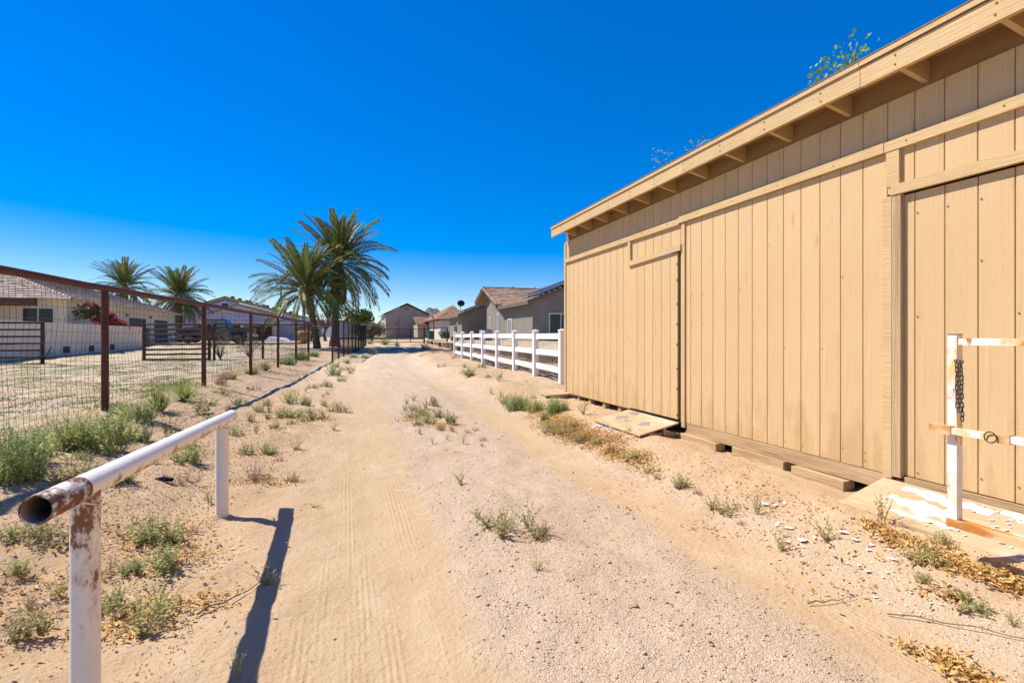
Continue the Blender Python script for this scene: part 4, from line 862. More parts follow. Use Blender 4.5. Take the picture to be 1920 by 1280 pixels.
# unfinished house in blue-white wrap
wrap = M('house_wrap', (.56, .58, .72), (.46, .49, .70), scale=.8, rough=.6, layers=(((.22, .27, .55), 1.6, .60, .66, (1, 1, .4)), ((.62, .55, .50), 2.4, .64, .7, (1, 1, 1))))
osb = M('yellow_fascia', (.50, .33, .10), (.44, .28, .09), scale=3, rough=.8)
uh = thing('unfinished_house', (-11, 71, .95), 'unfinished house in bluish building wrap with yellow fascia boards', 'house')
fy = 66.5
MB().prism([(-18.3, .8), (-5.6, .8), (-5.6, 3.7), (-13.0, 5.55), (-18.3, 3.75)], 'y', fy, fy + 9).build('wall', wrap, uh)
MB().bar((-18.8, fy - .3, 3.75), (-12.95, fy - .3, 5.75), .06, .24).build('fascia_board', osb, uh); MB().bar((-12.95, fy - .3, 5.75), (-5.2, fy - .3, 3.72), .06, .24).build('fascia_board', osb, uh)
MB().prism([(-18.9, 3.82), (-12.95, 5.86), (-5.1, 3.80), (-5.1, 3.9), (-12.95, 5.98), (-18.9, 3.92)], 'y', fy - .35, fy + 9.4).build('roof', tile_brown, uh)
MB().prism([(-14.9, 3.1), (-7.5, 3.1), (-7.5, 3.6), (-11.2, 4.85), (-14.9, 3.6)], 'y', fy - 2.2, fy - .01).build('porch_gable', wrap, uh)
MB().bar((-15.2, fy - 2.4, 3.55), (-11.2, fy - 2.4, 4.95), .06, .22).build('fascia_board', osb, uh); MB().bar((-11.2, fy - 2.4, 4.95), (-7.2, fy - 2.4, 3.58), .06, .22).build('fascia_board', osb, uh)
MB().box(-15, -6, fy - 2.3, fy - 2.1, 2.85, 3.098).build('porch_beam', stucco_tan, uh)
for x_ in (-14.8, -10.9, -7.6): MB().box(x_ - .15, x_ + .15, fy - 2.3, fy - 2.0, .8, 2.848).build('porch_column', stucco_tan, uh)
MB().box(-14.3, -11.4, fy - .02, fy - .003, .9, 2.7).build('garage_opening', fascia_br, uh); MB().box(-10.4, -8.2, fy - .02, fy - .003, 1.0, 2.6).build('window_opening', fascia_br, uh)
MB().box(-13.3, -12.7, fy - .05, fy - .004, 4.75, 5.15).build('gable_vent', fascia_br, uh)
tp = M('stacked_tile', (.22, .09, .06), (.17, .075, .055), scale=4, rough=.85)
for k in range(12):
    u_ = (k + .5) / 12; xx = -12.6 + 7.2 * u_; zz_ = 5.95 - (xx + 12.95) * .262
    MB().bar((xx - .16, fy + .4 + .8 * (k % 3), zz_ + .12), (xx + .16, fy + .4 + .8 * (k % 3), zz_ + .16 - .08), .35, .28).build('tile_stack', tp, uh)

# grey house on the right
gh = thing('grey_house', (14, 44, 1.1), 'grey stucco house with red tile roof and solar panels behind the vinyl fence', 'house')
FX = 11.5; EZ = 3.90; SL = .39; FZ = 1.0
# right block A (gable towards the lane), block B (cross gable), block C (left)
MB().prism([(FX, FZ - .4), (FX + 9, FZ - .4), (FX + 9, EZ - .1), (FX + 4.5, EZ - .1 + 4.5 * SL), (FX, EZ - .1)], 'y', 32.6, 38.3).build('wall', stucco_grey, gh)
MB().box(FX + .02, FX + 8, 38.29, 44.5, FZ - .4, EZ - .101).build('wall', stucco_grey, gh)
MB().prism([(38.6, EZ - .1), (44.5, EZ - .1), (44.5, EZ + .95), (43.5, EZ + 1.36), (39.7, EZ - .09)], 'x', FX + .021, FX + 7.9).build('wall_gable', stucco_grey, gh)
MB().prism([(FX, FZ - .4), (FX + 8, FZ - .4), (FX + 8, EZ + .7), (FX + 4, EZ - .1 + 4 * SL), (FX, EZ - .1)], 'y', 54.8, 61.7).build('wall', stucco_grey, gh)
MB().box(FX + 6.6, FX + 8.2, 44.5, 54.8, FZ - .4, EZ + .6).build('wall', stucco_grey, gh)
def slabroof(pts, th_, mat, name='roof_board'):
    v = [(x, y, z - th_) for x, y, z in pts] + list(pts); n = len(pts)
    MB().add(v, [tuple(range(n - 1, -1, -1)), tuple(range(n, 2 * n))] + [(i, (i + 1) % n, (i + 1) % n + n, i + n) for i in range(n)]).build(name, mat, gh)
OV = .5
zA = EZ - OV * SL
slabroof([(FX - OV, 32.1, zA), (FX + 4.5, 32.1, EZ + 4.5 * SL), (FX + 4.5, 42, EZ + 4.5 * SL), (FX - OV, 39.6, zA)], .2, fascia_gr)
slabroof([(FX + 9.5, 32.1, zA), (FX + 9.5, 42, zA), (FX + 4.5, 42, EZ + 4.5 * SL), (FX + 4.5, 32.1, EZ + 4.5 * SL)], .2, fascia_gr)
tile_plane((FX - OV, 32.1, zA + .003), (FX - OV, 39.6, zA + .003), (FX + 4.5, 42, EZ + 4.5 * SL), (FX + 4.5, 32.1, EZ + 4.5 * SL), tile_red, gh, seed=11)
zR = EZ + 1.62
slabroof([(FX - .6, 39.3, EZ - .02), (FX + 7.5, 39.3, EZ - .02), (FX + 7.5, 43.5, zR), (FX - .6, 43.5, zR)], .2, fascia_gr)
slabroof([(FX - .6, 43.5, zR), (FX + 7.5, 43.5, zR), (FX + 7.5, 46.3, EZ + .53), (FX - .6, 46.3, EZ + .53)], .2, fascia_gr)
tile_plane((FX - .6, 39.3, EZ - .017), (FX + 7.5, 39.3, EZ - .017), (FX + 7.5, 43.5, zR), (FX - .6, 43.5, zR), tile_red, gh, seed=12)
tile_plane((FX + 7.5, 46.3, EZ + .533), (FX - .6, 46.3, EZ + .533), (FX - .6, 43.5, zR), (FX + 7.5, 43.5, zR), tile_red, gh, seed=13)
ridge_caps((FX - .6, 43.5, zR), (FX + 7.5, 43.5, zR), tile_red, gh, .09); ridge_caps((FX - .6, 39.3, EZ), (FX - .6, 43.5, zR), tile_red, gh, .08); ridge_caps((FX - .6, 46.3, EZ + .53), (FX - .6, 43.5, zR), tile_red, gh, .08)
slabroof([(FX - OV, 54.3, zA), (FX + 4, 54.3, EZ + 4 * SL), (FX + 4, 62.2, EZ + 4 * SL), (FX - OV, 62.2, zA)], .2, fascia_gr)
tile_plane((FX - OV, 54.3, zA + .003), (FX - OV, 62.2, zA + .003), (FX + 4, 62.2, EZ + 4 * SL), (FX + 4, 54.3, EZ + 4 * SL), tile_red, gh, seed=14)
slabroof([(FX + 2.6, 44, EZ + .75), (FX + 7, 44, EZ + 1.3), (FX + 7, 54.3, EZ + 1.3), (FX + 2.6, 54.3, EZ + .75)], .15, fascia_gr)
solar = M('solar_cell', (.012, .014, .022), rough=.35, spec=.35); alu = M('aluminium_frame', (.45, .47, .50), rough=.35, metal=.8)
def solar_panel(xa, xb, ya_, yb_):
    zf = lambda x: EZ + (x - FX) * SL + .16
    fr = MB().add([(xa, ya_, zf(xa)), (xb, ya_, zf(xb)), (xb, yb_, zf(xb)), (xa, yb_, zf(xa)), (xa, ya_, zf(xa) + .045), (xb, ya_, zf(xb) + .045), (xb, yb_, zf(xb) + .045), (xa, yb_, zf(xa) + .045)], [(0, 3, 2, 1), (4, 5, 6, 7), (0, 1, 5, 4), (1, 2, 6, 5), (2, 3, 7, 6), (3, 0, 4, 7)]).build('solar_panel', alu, gh)
    e = .03; MB().add([(xa + e, ya_ + e, zf(xa + e) + .047), (xb - e, ya_ + e, zf(xb - e) + .047), (xb - e, yb_ - e, zf(xb - e) + .047), (xa + e, yb_ - e, zf(xa + e) + .047)], [(0, 1, 2, 3)]).build('cell_sheet', solar, fr)
for i in range(4):
    solar_panel(FX + .5, FX + 2.2, 32.5 + 1.05 * i, 33.5 + 1.05 * i); solar_panel(FX + 2.25, FX + 3.95, 32.5 + 1.05 * i, 33.5 + 1.05 * i)
for i in range(3): solar_panel(FX + .3, FX + 1.9, 55.2 + 1.1 * i, 56.2 + 1.1 * i); solar_panel(FX + 1.95, FX + 3.5, 55.2 + 1.1 * i, 56.2 + 1.1 * i)
window(gh, 'y', 32.6, 12.62, 14.3, 1.35, 2.98, -1)
window(gh, 'x', FX + .02, 43.05, 43.5, 1.1, 3.1, -1, shade_cl, False); window(gh, 'x', FX + .02, 40.6, 41.1, 1.1, 3.3, -1, shade_cl, False)
window(gh, 'x', FX, 37.0, 38.1, 1.15, 2.75, -1, shade_cl, False)
MB().box(FX + .9, FX + 2.1, 54.76, 54.797, 1.0, 3.05).build('door', door_gr, gh)
fd = MB().box(FX + .78, FX + .898, 54.77, 54.798, 1.0, 3.17).box(FX + 2.102, FX + 2.22, 54.77, 54.798, 1.0, 3.17).box(FX + .9, FX + 2.1, 54.77, 54.798, 3.053, 3.17).build('door_frame', stucco_grey, gh)
MB().box(FX - .14, FX - .002, 57.5, 58.1, 1.9, 2.6).build('meter_box', dark_steel, gh); MB().box(FX - .1, FX - .002, 56.6, 57.0, 2.8, 3.05).build('vent_cover', frame_w, gh); MB().box(FX - .1, FX - .002, 58.5, 58.9, 2.1, 2.6).build('panel_cover', alu, gh)
for x_ in (FX + 2.2, FX + 4.2, FX + 5.1): MB().tube([(x_, 43.9, zR - .2), (x_, 43.9, zR + .22)], .06, 8).build('vent_pipe', dark_pipe, gh, smooth=True)
sd = thing('satellite_dish', (FX + .6, 58.5, 4.2), 'dark satellite dish on the left end of the grey house roof', 'satellite dish')
dm = MB(); vs = [(0, 0, 0)]; n = 20
for ring in (.25, .5):
    vs += [(ring * math.cos(6.2832 * k / n), -.28 * ring * ring * -1.6, ring * math.sin(6.2832 * k / n) * .8) for k in range(n)]
fs = [(0, 1 + k, 1 + (k + 1) % n) for k in range(n)] + [(1 + k, 1 + n + k, 1 + n + (k + 1) % n, 1 + (k + 1) % n) for k in range(n)]
c0 = (FX + .6, 58.2, 5.15); dm.add([(c0[0] + a * .85, c0[1] - b - .0, c0[2] + c * .85) for a, b, c in vs], fs); dm.build('dish', M('dark_dish', (.035, .03, .03), rough=.6), sd, smooth=True)
MB().tube([(FX + .6, 58.5, 4.1), (FX + .6, 58.45, 4.7), (FX + .6, 58.22, 5.1)], .035, 8).build('mast', dark_steel, sd); MB().tube([(FX + .6, 58.2, 4.8), (FX + .6, 57.7, 5.0)], .02, 6).build('arm', dark_steel, sd)
ac = thing('condenser_unit', (10.4, 40.5, gz(10.4, 40.5)), 'grey air conditioner unit beside the grey house behind the vinyl fence', 'air conditioner'); z = gz(10.4, 40.5)
MB().box(10.0, 10.85, 40.1, 40.95, z - .05, z + .85).build('housing', M('ac_grey', (.33, .34, .34), rough=.5), ac); MB().tube([(10.42, 40.5, z + .851), (10.42, 40.5, z + .90)], .36, 18).build('fan_guard', dark_steel, ac)
tag(MB().tube([(9.0, 47.5, gz(9, 47.5) + .25), (9.6, 47.4, gz(9, 47.5) + .25)], .22, 14).build('log_piece', tie), 'short dark log lying at the corner of the raised yard', 'log')

# ---------------------------------------------------------------- far gate, barn, neighbours
fg = thing('far_gate', (4.3, 48.6, gz(4.3, 48.6)), 'wide brown pipe gate closing the far end of the lane', 'gate')
gz0 = .93; gz1 = 2.13
for x_ in (3.18, 4.30, 5.50): MB().tube([(x_, 48.6, gz0), (x_, 48.6, gz1)], .035, 8).build('stile', dark_pipe, fg, smooth=True)
MB().tube([(6.72, 48.6, gz0 - .3), (6.72, 48.6, gz1 + .1)], .075, 10).build('gate_post', dark_pipe, fg, smooth=True); MB().tube([(2.05, 48.6, gz0 - .3), (2.05, 48.6, gz1 + .05)], .06, 10).build('gate_post', dark_pipe, fg, smooth=True)
for z_ in (gz0 + .02, gz1 - .01): MB().tube([(2.05, 48.6, z_), (6.72, 48.6, z_)], .03, 8).build('rail', dark_pipe, fg, smooth=True)
wire_panel((2.1, 48.62, 0), (6.7, 48.62, 0), lambda x, y: gz0 + .03, gz1 - .03, .2, (.2, .4, .6, .8), .003, 'wire_mesh', fg, wire)
sg = thing('side_gate', (7.8, 48.9, gz(7.8, 48.9)), 'narrower brown pipe gate right of the far gate', 'gate')
MB().tube([(8.95, 49.3, .8), (8.95, 49.3, 2.32)], .07, 10).build('gate_post', dark_pipe, sg, smooth=True)
for za, zb in ((2.18, 2.30), (1.06, 1.08)): MB().tube([(6.8, 48.6, za), (8.95, 49.3, zb)], .028, 8).build('rail', dark_pipe, sg, smooth=True)
barn_m = M('barn_stucco', (.36, .30, .255), (.33, .275, .235), scale=.8, rough=.95)
bn = thing('far_barn', (10, 102, 1.4), 'tan gabled barn with a tall closed garage door at the end of the lane', 'barn')
BY = 100.0
def axx(px_, y_): return y_ * math.tan(math.atan((px_ - 960) / 1000) + YAW)
bl_, br_, bm_ = axx(723, BY), axx(803, BY), axx(763, BY)
MB().prism([(bl_, 1.1), (br_, 1.1), (br_, 5.6), (bm_, 7.35), (bl_, 5.6)], 'y', BY, BY + 13).build('wall', barn_m, bn)
for s_, e_ in ((bl_ - .45, 5.50), (br_ + .3, 5.54)):
    MB().add([(s_, BY - .4, e_), (bm_, BY - .4, 7.55), (bm_, BY + 13.3, 7.55), (s_, BY + 13.3, e_), (s_, BY - .4, e_ + .15), (bm_, BY - .4, 7.7), (bm_, BY + 13.3, 7.7), (s_, BY + 13.3, e_ + .15)], [(0, 3, 2, 1), (4, 5, 6, 7), (0, 1, 5, 4), (1, 2, 6, 5), (2, 3, 7, 6), (3, 0, 4, 7)]).build('roof', fascia_br, bn)
dl, dr = axx(749.5, BY), axx(776.5, BY)
d_ = MB().box(dl, dr, BY - .05, BY - .01, 1.3, 5.1).build('garage_door', M('barn_door', (.38, .315, .265), rough=.8), bn)
for k in range(1, 7): MB().box(dl + .05, dr - .05, BY - .062, BY - .051, 1.3 + .54 * k, 1.335 + .54 * k).build('door_seam', barn_m, d_)
for a, b in ((dl - .16, dl - .005), (dr + .005, dr + .16)): MB().box(a, b, BY - .08, BY - .011, 1.3, 5.25).build('door_jamb', stucco_grey, bn)
for x_ in (axx(744, BY), axx(781, BY)): MB().box(x_ - .12, x_ + .12, BY - .25, BY - .005, 3.7, 4.0).build('wall_lamp', dark_steel, bn)
MB().box(bm_ - .28, bm_ + .28, BY - .06, BY - .005, 6.35, 6.85).build('gable_vent', stucco_grey, bn)
kw = thing('kerb_wall', (5.5, 74, 1.05), 'low brown retaining wall in front of the far barn', 'wall'); MB().box(-1.5, axx(794, 74), 74, 74.4, .8, 1.38).build('wall', M('brown_block', (.21, .16, .125), rough=.95), kw)
nh = thing('brown_roof_house', (17, 84, 1.2), 'house with orange brown tile roof seen past the grey house', 'house')
ny_ = 80.0; xa_, xb_ = axx(826, ny_), axx(870, ny_)
pale = M('pale_stucco', (.55, .50, .44), rough=.95)
MB().box(xa_, xb_, ny_, ny_ + 16, 1.0, 4.15).build('wall', pale, nh)
slv = [(xa_ - .8, ny_ - .5, 4.1), (xa_ - .8, ny_ + 16.5, 4.1), ((xa_ + xb_) / 2 + 1.2, ny_ + 8, 6.6), ((xa_ + xb_) / 2 + 1.2, ny_ + 5.5, 6.6)]
tile_plane(slv[0], slv[1], slv[2], slv[3], tile_brown, nh, seed=21); tile_plane((xb_ + .8, ny_ - .5, 4.1), slv[0], slv[3], slv[3], tile_brown, nh, seed=22)
MB().box(xa_ - .8, xb_ + .8, ny_ - .5, ny_ + 16.5, 3.95, 4.09).build('soffit', fascia_br, nh)
MB().box(xa_ + 1.0, xa_ + 2.1, ny_ - .05, ny_ - .003, 1.2, 3.2).build('door', frame_w, nh)
MB().box(xa_ - 1.9, xa_ - .1, ny_ + 12, ny_ + 20, 1.0, 3.6).build('side_wall', barn_m, nh)
tile_plane((xa_ - 2.3, ny_ + 11.6, 3.6), (xa_ + .3, ny_ + 11.6, 3.6), (xa_ + .3, ny_ + 16, 5.0), (xa_ - 2.3, ny_ + 16, 5.0), tile_brown, nh, seed=23)
bh = thing('basketball_hoop', (10.4, 66.5, gz(10.4, 66.5)), 'basketball hoop on a dark pole beyond the side gate', 'basketball hoop')
zb_ = gz(10.4, 66.5); MB().tube([(10.4, 66.5, zb_ - .1), (10.4, 66.5, zb_ + 2.6), (10.1, 66.3, zb_ + 3.0)], .06, 8).build('pole', dark_pipe, bh, smooth=True)
MB().bar((10.0, 66.3, zb_ + 3.15), (9.7, 65.2, zb_ + 3.15), .04, .8).build('backboard', frame_w, bh); MB().tube([(9.6 + .22 * math.cos(a), 65.8 + .22 * math.sin(a), zb_ + 2.85) for a in [i * 6.2832 / 12 for i in range(13)]], .015, 5, cap=False).build('rim', rust_pipe, bh)
tree('citrus_bush', axx(838, 66), 66, 1.0, 1.7, 'small bright green bush at the corner of the grey house', 'bush', lf_green, 700, .05, 93, nb=7, trunkh=.1)

# pickup truck
tk = thing('pickup_truck', (-9.7, 47, gz(-9.7, 47)), 'dark pickup truck parked sideways before the unfinished house', 'truck')
tx, ty, tz = -9.75, 47.0, gz(-9.7, 47.0)
tp_ = M('dark_truck_paint', (.03, .035, .045), rough=.25, spec=.6); chrome = M('chrome', (.6, .6, .6), rough=.2, metal=1)
MB().prism([(tx - 2.7, tz + .55), (tx - 2.72, tz + 1.0), (tx - 2.55, tz + 1.13), (tx - 1.15, tz + 1.24), (tx + .95, tz + 1.2), (tx + .98, tz + 1.22), (tx + 2.68, tz + 1.2), (tx + 2.7, tz + .6), (tx + 2.15, tz + .55), (tx + 1.95, tz + .85), (tx + 1.3, tz + .85), (tx + 1.1, tz + .5), (tx - 1.2, tz + .48), (tx - 1.4, tz + .85), (tx - 2.1, tz + .85), (tx - 2.3, tz + .55)], 'y', ty - .93, ty + .93).build('body', tp_, tk)
cb = MB().prism([(tx - 1.2, tz + 1.23), (tx - .55, tz + 1.82), (tx + .75, tz + 1.85), (tx + .98, tz + 1.22)], 'y', ty - .82, ty + .82).build('cab', tp_, tk)
for a, b in ((-.62, .05), (.12, .7)): MB().prism([(tx + a - (.25 if a < 0 else 0), tz + 1.28), (tx + a, tz + 1.74), (tx + b, tz + 1.76), (tx + b + (.1 if b > .5 else 0), tz + 1.28)], 'y', ty - .828, ty - .822).build('side_window', shade_cl, cb)
for a in (-1.75, 1.62):
    for s_ in (-1, 1):
        w = MB().tube([(tx + a, ty + s_ * .95 - .13, tz + .43), (tx + a, ty + s_ * .95 + .13, tz + .43)], .43, 20).build('wheel', M('tyre', (.02, .02, .02), rough=.9) if 'tyre' not in bpy.data.materials else bpy.data.materials['tyre'], tk)
        MB().tube([(tx + a, ty + s_ * 1.082 - .004, tz + .43), (tx + a, ty + s_ * 1.082 + .004, tz + .43)], .25, 14).build('rim', dark_steel, w)
MB().box(tx - 2.85, tx - 2.69, ty - .9, ty + .9, tz + .5, tz + .75).build('bumper', chrome, tk); MB().box(tx + 2.69, tx + 2.82, ty - .9, ty + .9, tz + .5, tz + .72).build('bumper', chrome, tk)
MB().box(tx - 2.725, tx - 2.6, ty - .935, ty - .6, tz + .85, tz + 1.02).build('headlight', frame_w, tk); MB().box(tx + 2.58, tx + 2.71, ty - .936, ty - .75, tz + .85, tz + 1.12).build('taillight', M('red_lens', (.35, .02, .02), rough=.3), tk)
hb = thing('hay_bale', (-3.3, 47, gz(-3.3, 47)), 'round tan bale left of the leaning palm trunk', 'bale'); z = gz(-3.3, 47)
MB().tube([(-3.75, 47, z + .5), (-3.7, 47, z + .52), (-3.0, 47.3, z + .52), (-2.95, 47.3, z + .5)], [.46, .52, .52, .46], 20).build('bale', M('straw', (.50, .30, .12), (.42, .25, .09), scale=9, rough=.95, bump=.6, bscale=40), hb)
wt = MB(); bl = [(-6.6, 58, gz(-6.6, 58))]
cm_ = crown_mesh('tarp', [(0, 0, .25, 1.3, .7, .35)], 10, .02, white_peel, 3)
tpm = MB(); tpm.add([(-7.9, 57.6, z + .0), (-5.4, 57.4, z), (-5.2, 58.6, z), (-7.7, 58.8, z), (-7.4, 57.9, z + .55), (-6.4, 57.8, z + .42), (-5.7, 58.0, z + .38), (-5.8, 58.4, z + .4), (-7.2, 58.5, z + .55)], [(0, 1, 6, 5, 4), (1, 2, 7, 6), (2, 3, 8, 7), (3, 0, 4, 8), (4, 5, 6, 7, 8)])
tag(tpm.build('tarp_heap', white_peel), 'heap under a white tarp behind the cross fence', 'tarp')

# utility poles and wires
def pole(x, y, h, label):
    z = gz(x, y); t = thing('utility_pole', (x, y, z), label, 'utility pole', 'utility poles')
    MB().tube([(x, y, z - .5), (x, y, z + h)], [.17, .11], 10).build('pole', bark, t, smooth=True)
    MB().box(x - 1.1, x + 1.1, y - .06, y + .06, z + h - .6, z + h - .48).build('crossarm', bark, t)
    for s_ in (-1, -.35, .35, 1): MB().tube([(x + s_ * 1.0, y, z + h - .48), (x + s_ * 1.0, y, z + h - .33)], .05, 6).build('insulator', dark_steel, t)
    return t
pole(axx(527, 88), 88, 8.0, 'lone wooden utility pole left of the twin palms')
for k, (zz_, zb__) in enumerate(((17.5, 17.2), (16.0, 15.8), (13.6, 13.4), (12.6, 12.5), (11.6, 11.5))):
    n = 24; ya_ = 190 + 3 * k; pts = [(-90 + 230 * i / n, ya_, zz_ + (zb__ - zz_) * i / n - 1.1 * math.sin(math.pi * ((i / n * 3) % 1))) for i in range(n + 1)]
    tag(MB().tube(pts, .012, 4, cap=False).build('power_line', dark_steel), 'thin power line crossing the sky above the far barn, %s of the five' % ['topmost', 'second', 'middle one', 'fourth', 'lowest'][k], 'power line', 'power lines')

# hills on the horizon
def hill(name, prof, dist, mat, label, depth=.35):
    pp = np.array(prof, float); xx_ = np.linspace(pp[0, 0], pp[-1, 0], len(prof) * 5); yy_ = np.interp(xx_, pp[:, 0], pp[:, 1]); rr_ = np.random.default_rng(int(dist)); yy_ = yy_ + rr_.normal(0, .35, len(xx_)) * (632 - yy_) / 40
    prof = list(zip(xx_.tolist(), yy_.tolist())); mb = MB(); n = len(prof); rows = 9; vs = []
    for j in range(rows):
        f = j / (rows - 1)
        for i, (px_, py_) in enumerate(prof):
            d = dist * (1 - depth * (1 - f)); a = math.atan((px_ - 960) / 1000) + YAW; zc = d  # depth along bearing
            hgt = (632 - py_) / 1000 * dist / math.cos(math.atan((px_ - 960) / 1000)) + 0
            z = max(-5, hgt * f ** 1.1 * (1 + .18 * math.sin(i * .9 + j * 1.7) * (1 - f)) + 1.2)
            vs.append((math.sin(a) * d, math.cos(a) * d, z))
    fs = [(j * n + i, j * n + i + 1, (j + 1) * n + i + 1, (j + 1) * n + i) for j in range(rows - 1) for i in range(n - 1)]
    b0 = len(vs)
    for i, (px_, py_) in enumerate(prof):
        a = math.atan((px_ - 960) / 1000) + YAW; d = dist * 1.3; vs.append((math.sin(a) * d, math.cos(a) * d, -5))
    fs += [((rows - 1) * n + i, (rows - 1) * n + i + 1, b0 + i + 1, b0 + i) for i in range(n - 1)]
    o = mb.add(vs, fs).build(name, mat, smooth=False); return tag(o, label, kind='structure')
rocky = M('rocky_hill', (.125, .105, .09), (.085, .078, .072), scale=.02, rough=1, coord='World', layers=(((.07, .075, .062), .05, .55, .7, (1, 1, 2)),), bump=1, bscale=.06)
hill('mountain', [(770, 625), (782, 612), (790, 596), (795, 587), (800, 580), (806, 577), (812, 580), (818, 578.5), (824, 583), (832, 592), (842, 606), (855, 618), (880, 622), (930, 624)], 1500, rocky, 'rocky peak behind the far barn')
hill('mountain', [(640, 628), (680, 624), (700, 614), (710, 604), (720, 594), (735, 588), (755, 592), (775, 604), (790, 618)], 900, rocky, 'pale rocky slope left of the far barn')
hill('mountain', [(380, 626), (430, 620), (480, 612), (520, 608), (545, 604), (560, 599), (572, 597), (582, 600), (600, 604), (625, 601), (650, 606), (690, 614), (730, 622), (780, 628)], 4200, M('haze_blue_hill', (.13, .135, .17), (.10, .11, .15), scale=.01, rough=1, coord='World'), 'distant bluish range behind the twin palms')  # bluish haze of distance is put into the hill colour

# ---------------------------------------------------------------- weeds
weed_g = leafmat('weed_leaf', (.45, .46, .20), (.36, .385, .15), trans=.38, tint=.25, objrand=.16, dry=(.50, .38, .17), frac=.80)
weed_l = leafmat('lush_weed_leaf', (.40, .49, .17), (.30, .40, .125), trans=.38, tint=.35, objrand=.12, dry=(.55, .55, .32), frac=.86)
weed_d = leafmat('dry_weed_leaf', (.48, .37, .23), (.38, .28, .165), trans=.15, tint=.35, objrand=.15)
weed_b = leafmat('grass_blade', (.30, .38, .10), (.23, .30, .08), trans=.35, tint=.35, objrand=.12)
def weed_mesh(kind, seed):
    r = random.Random(seed); V = []; F = []; T = []
    ns, nl, lf = {'s': (9, 30, .060), 'b': (42, 22, .050), 'l': (150, 24, .034), 'd': (44, 14, .036), 'g': (150, 4, .03)}[kind]
    def quad(a, b, c, d, t_): k = len(V); V.extend([a, b, c, d]); F.append((k, k + 1, k + 2, k + 3)); T.extend([t_] * 4)
    subc = [(0, 0)] + [(r.uniform(-.32, .32), r.uniform(-.32, .32)) for _ in range({'b': 5, 'd': 4, 'l': 7}.get(kind, 0))]
    for (sx_, sy_) in subc[1:]: quad(Vector((0, -.004, .006)), Vector((0, .004, .006)), Vector((sx_, sy_ + .004, .006)), Vector((sx_, sy_ - .004, .006)), .2)
    for s in range(ns):
        sc_ = r.choice(subc)
        az = r.uniform(0, 6.283); out = r.uniform(.1, 1.0) ** .7 * .5; hh = r.uniform(.35, 1.0) * (1 - .55 * out)
        if kind in 'sb': hh = r.uniform(.45, 1) * (1.0 - .5 * out)
        bx_, by_ = (r.gauss(0, .13), r.gauss(0, .13)) if kind in 'lg' else (r.gauss(0, .04), r.gauss(0, .04))
        if kind == 'l': bx_, by_ = r.gauss(0, .10), r.gauss(0, .10); out *= .85
        if kind == 'g': bx_, by_ = r.gauss(0, .02), r.gauss(0, .02); out = r.uniform(.05, .5); hh = r.uniform(.4, 1) * (1 - .5 * out)
        if len(subc) > 1: out *= .62; hh *= (1 - .8 * math.hypot(*sc_)) * r.uniform(.75, 1.1); bx_ = bx_ * .5 + sc_[0]; by_ = by_ * .5 + sc_[1]
        p0 = Vector((bx_, by_, -.02)); p2 = Vector((bx_ + math.cos(az) * out, by_ + math.sin(az) * out, hh)); p1 = (p0 + p2) / 2 + Vector((-math.cos(az) * out * .12, -math.sin(az) * out * .12, .08))
        if kind != 's' and r.random() < .4: p1 = (p0 + p2) / 2 + Vector((math.cos(az) * out * .2, math.sin(az) * out * .2, -.02))
        def cv(t_): return p0 * (1 - t_) ** 2 + p1 * 2 * t_ * (1 - t_) + p2 * t_ * t_
        w = .005 if kind != 'g' else .012
        side = Vector((-math.sin(az), math.cos(az), 0)); m_ = 4; tt = r.random() * .5 + .3
        sd2 = Vector((math.cos(az), math.sin(az), .3)).normalized()
        for i in range(m_):
            a, b = cv(i / m_), cv((i + 1) / m_); wa, wb = w * (1 - .7 * i / m_), w * (1 - .7 * (i + 1) / m_)
            quad(a - side * wa, a + side * wa, b + side * wb, b - side * wb, tt)
            if kind != 'g': quad(a - sd2 * wa, a + sd2 * wa, b + sd2 * wb, b - sd2 * wb, tt)
        for j in range(nl):
            t_ = .12 + .88 * (j + r.random()) / nl; c = cv(t_); d = Vector((r.gauss(0, 1), r.gauss(0, 1), r.gauss(.5, .8))).normalized(); e = d.cross(Vector((r.gauss(0, 1), r.gauss(0, 1), r.gauss(0, 1)))).normalized()
            l_ = lf * r.uniform(.6, 1.35) * (1.15 - .4 * t_); q = c + d * l_
            quad(c, c + d * l_ * .5 + e * l_ * .36, q, c + d * l_ * .5 - e * l_ * .36, r.random())
    me = bpy.data.meshes.new('weed'); me.from_pydata([tuple(v) for v in V], [], F); at = me.attributes.new('tint', 'FLOAT', 'POINT'); at.data.foreach_set('value', np.array(T, dtype=np.float32))
    me.materials.append({'s': weed_g, 'b': weed_g, 'l': weed_l, 'd': weed_d, 'g': weed_b}[kind]); return me
WM = {k: [weed_mesh(k, 300 + 17 * i + ord(k)) for i in range(4 if k in 'sb' else 3)] for k in 'sbldg'}
NAMES = {'s': ('weed_sprig', 'weed'), 'b': ('green_weed', 'weed'), 'l': ('leafy_bush', 'bush'), 'd': ('dry_weed', 'weed'), 'g': ('grass_tuft', 'grass')}
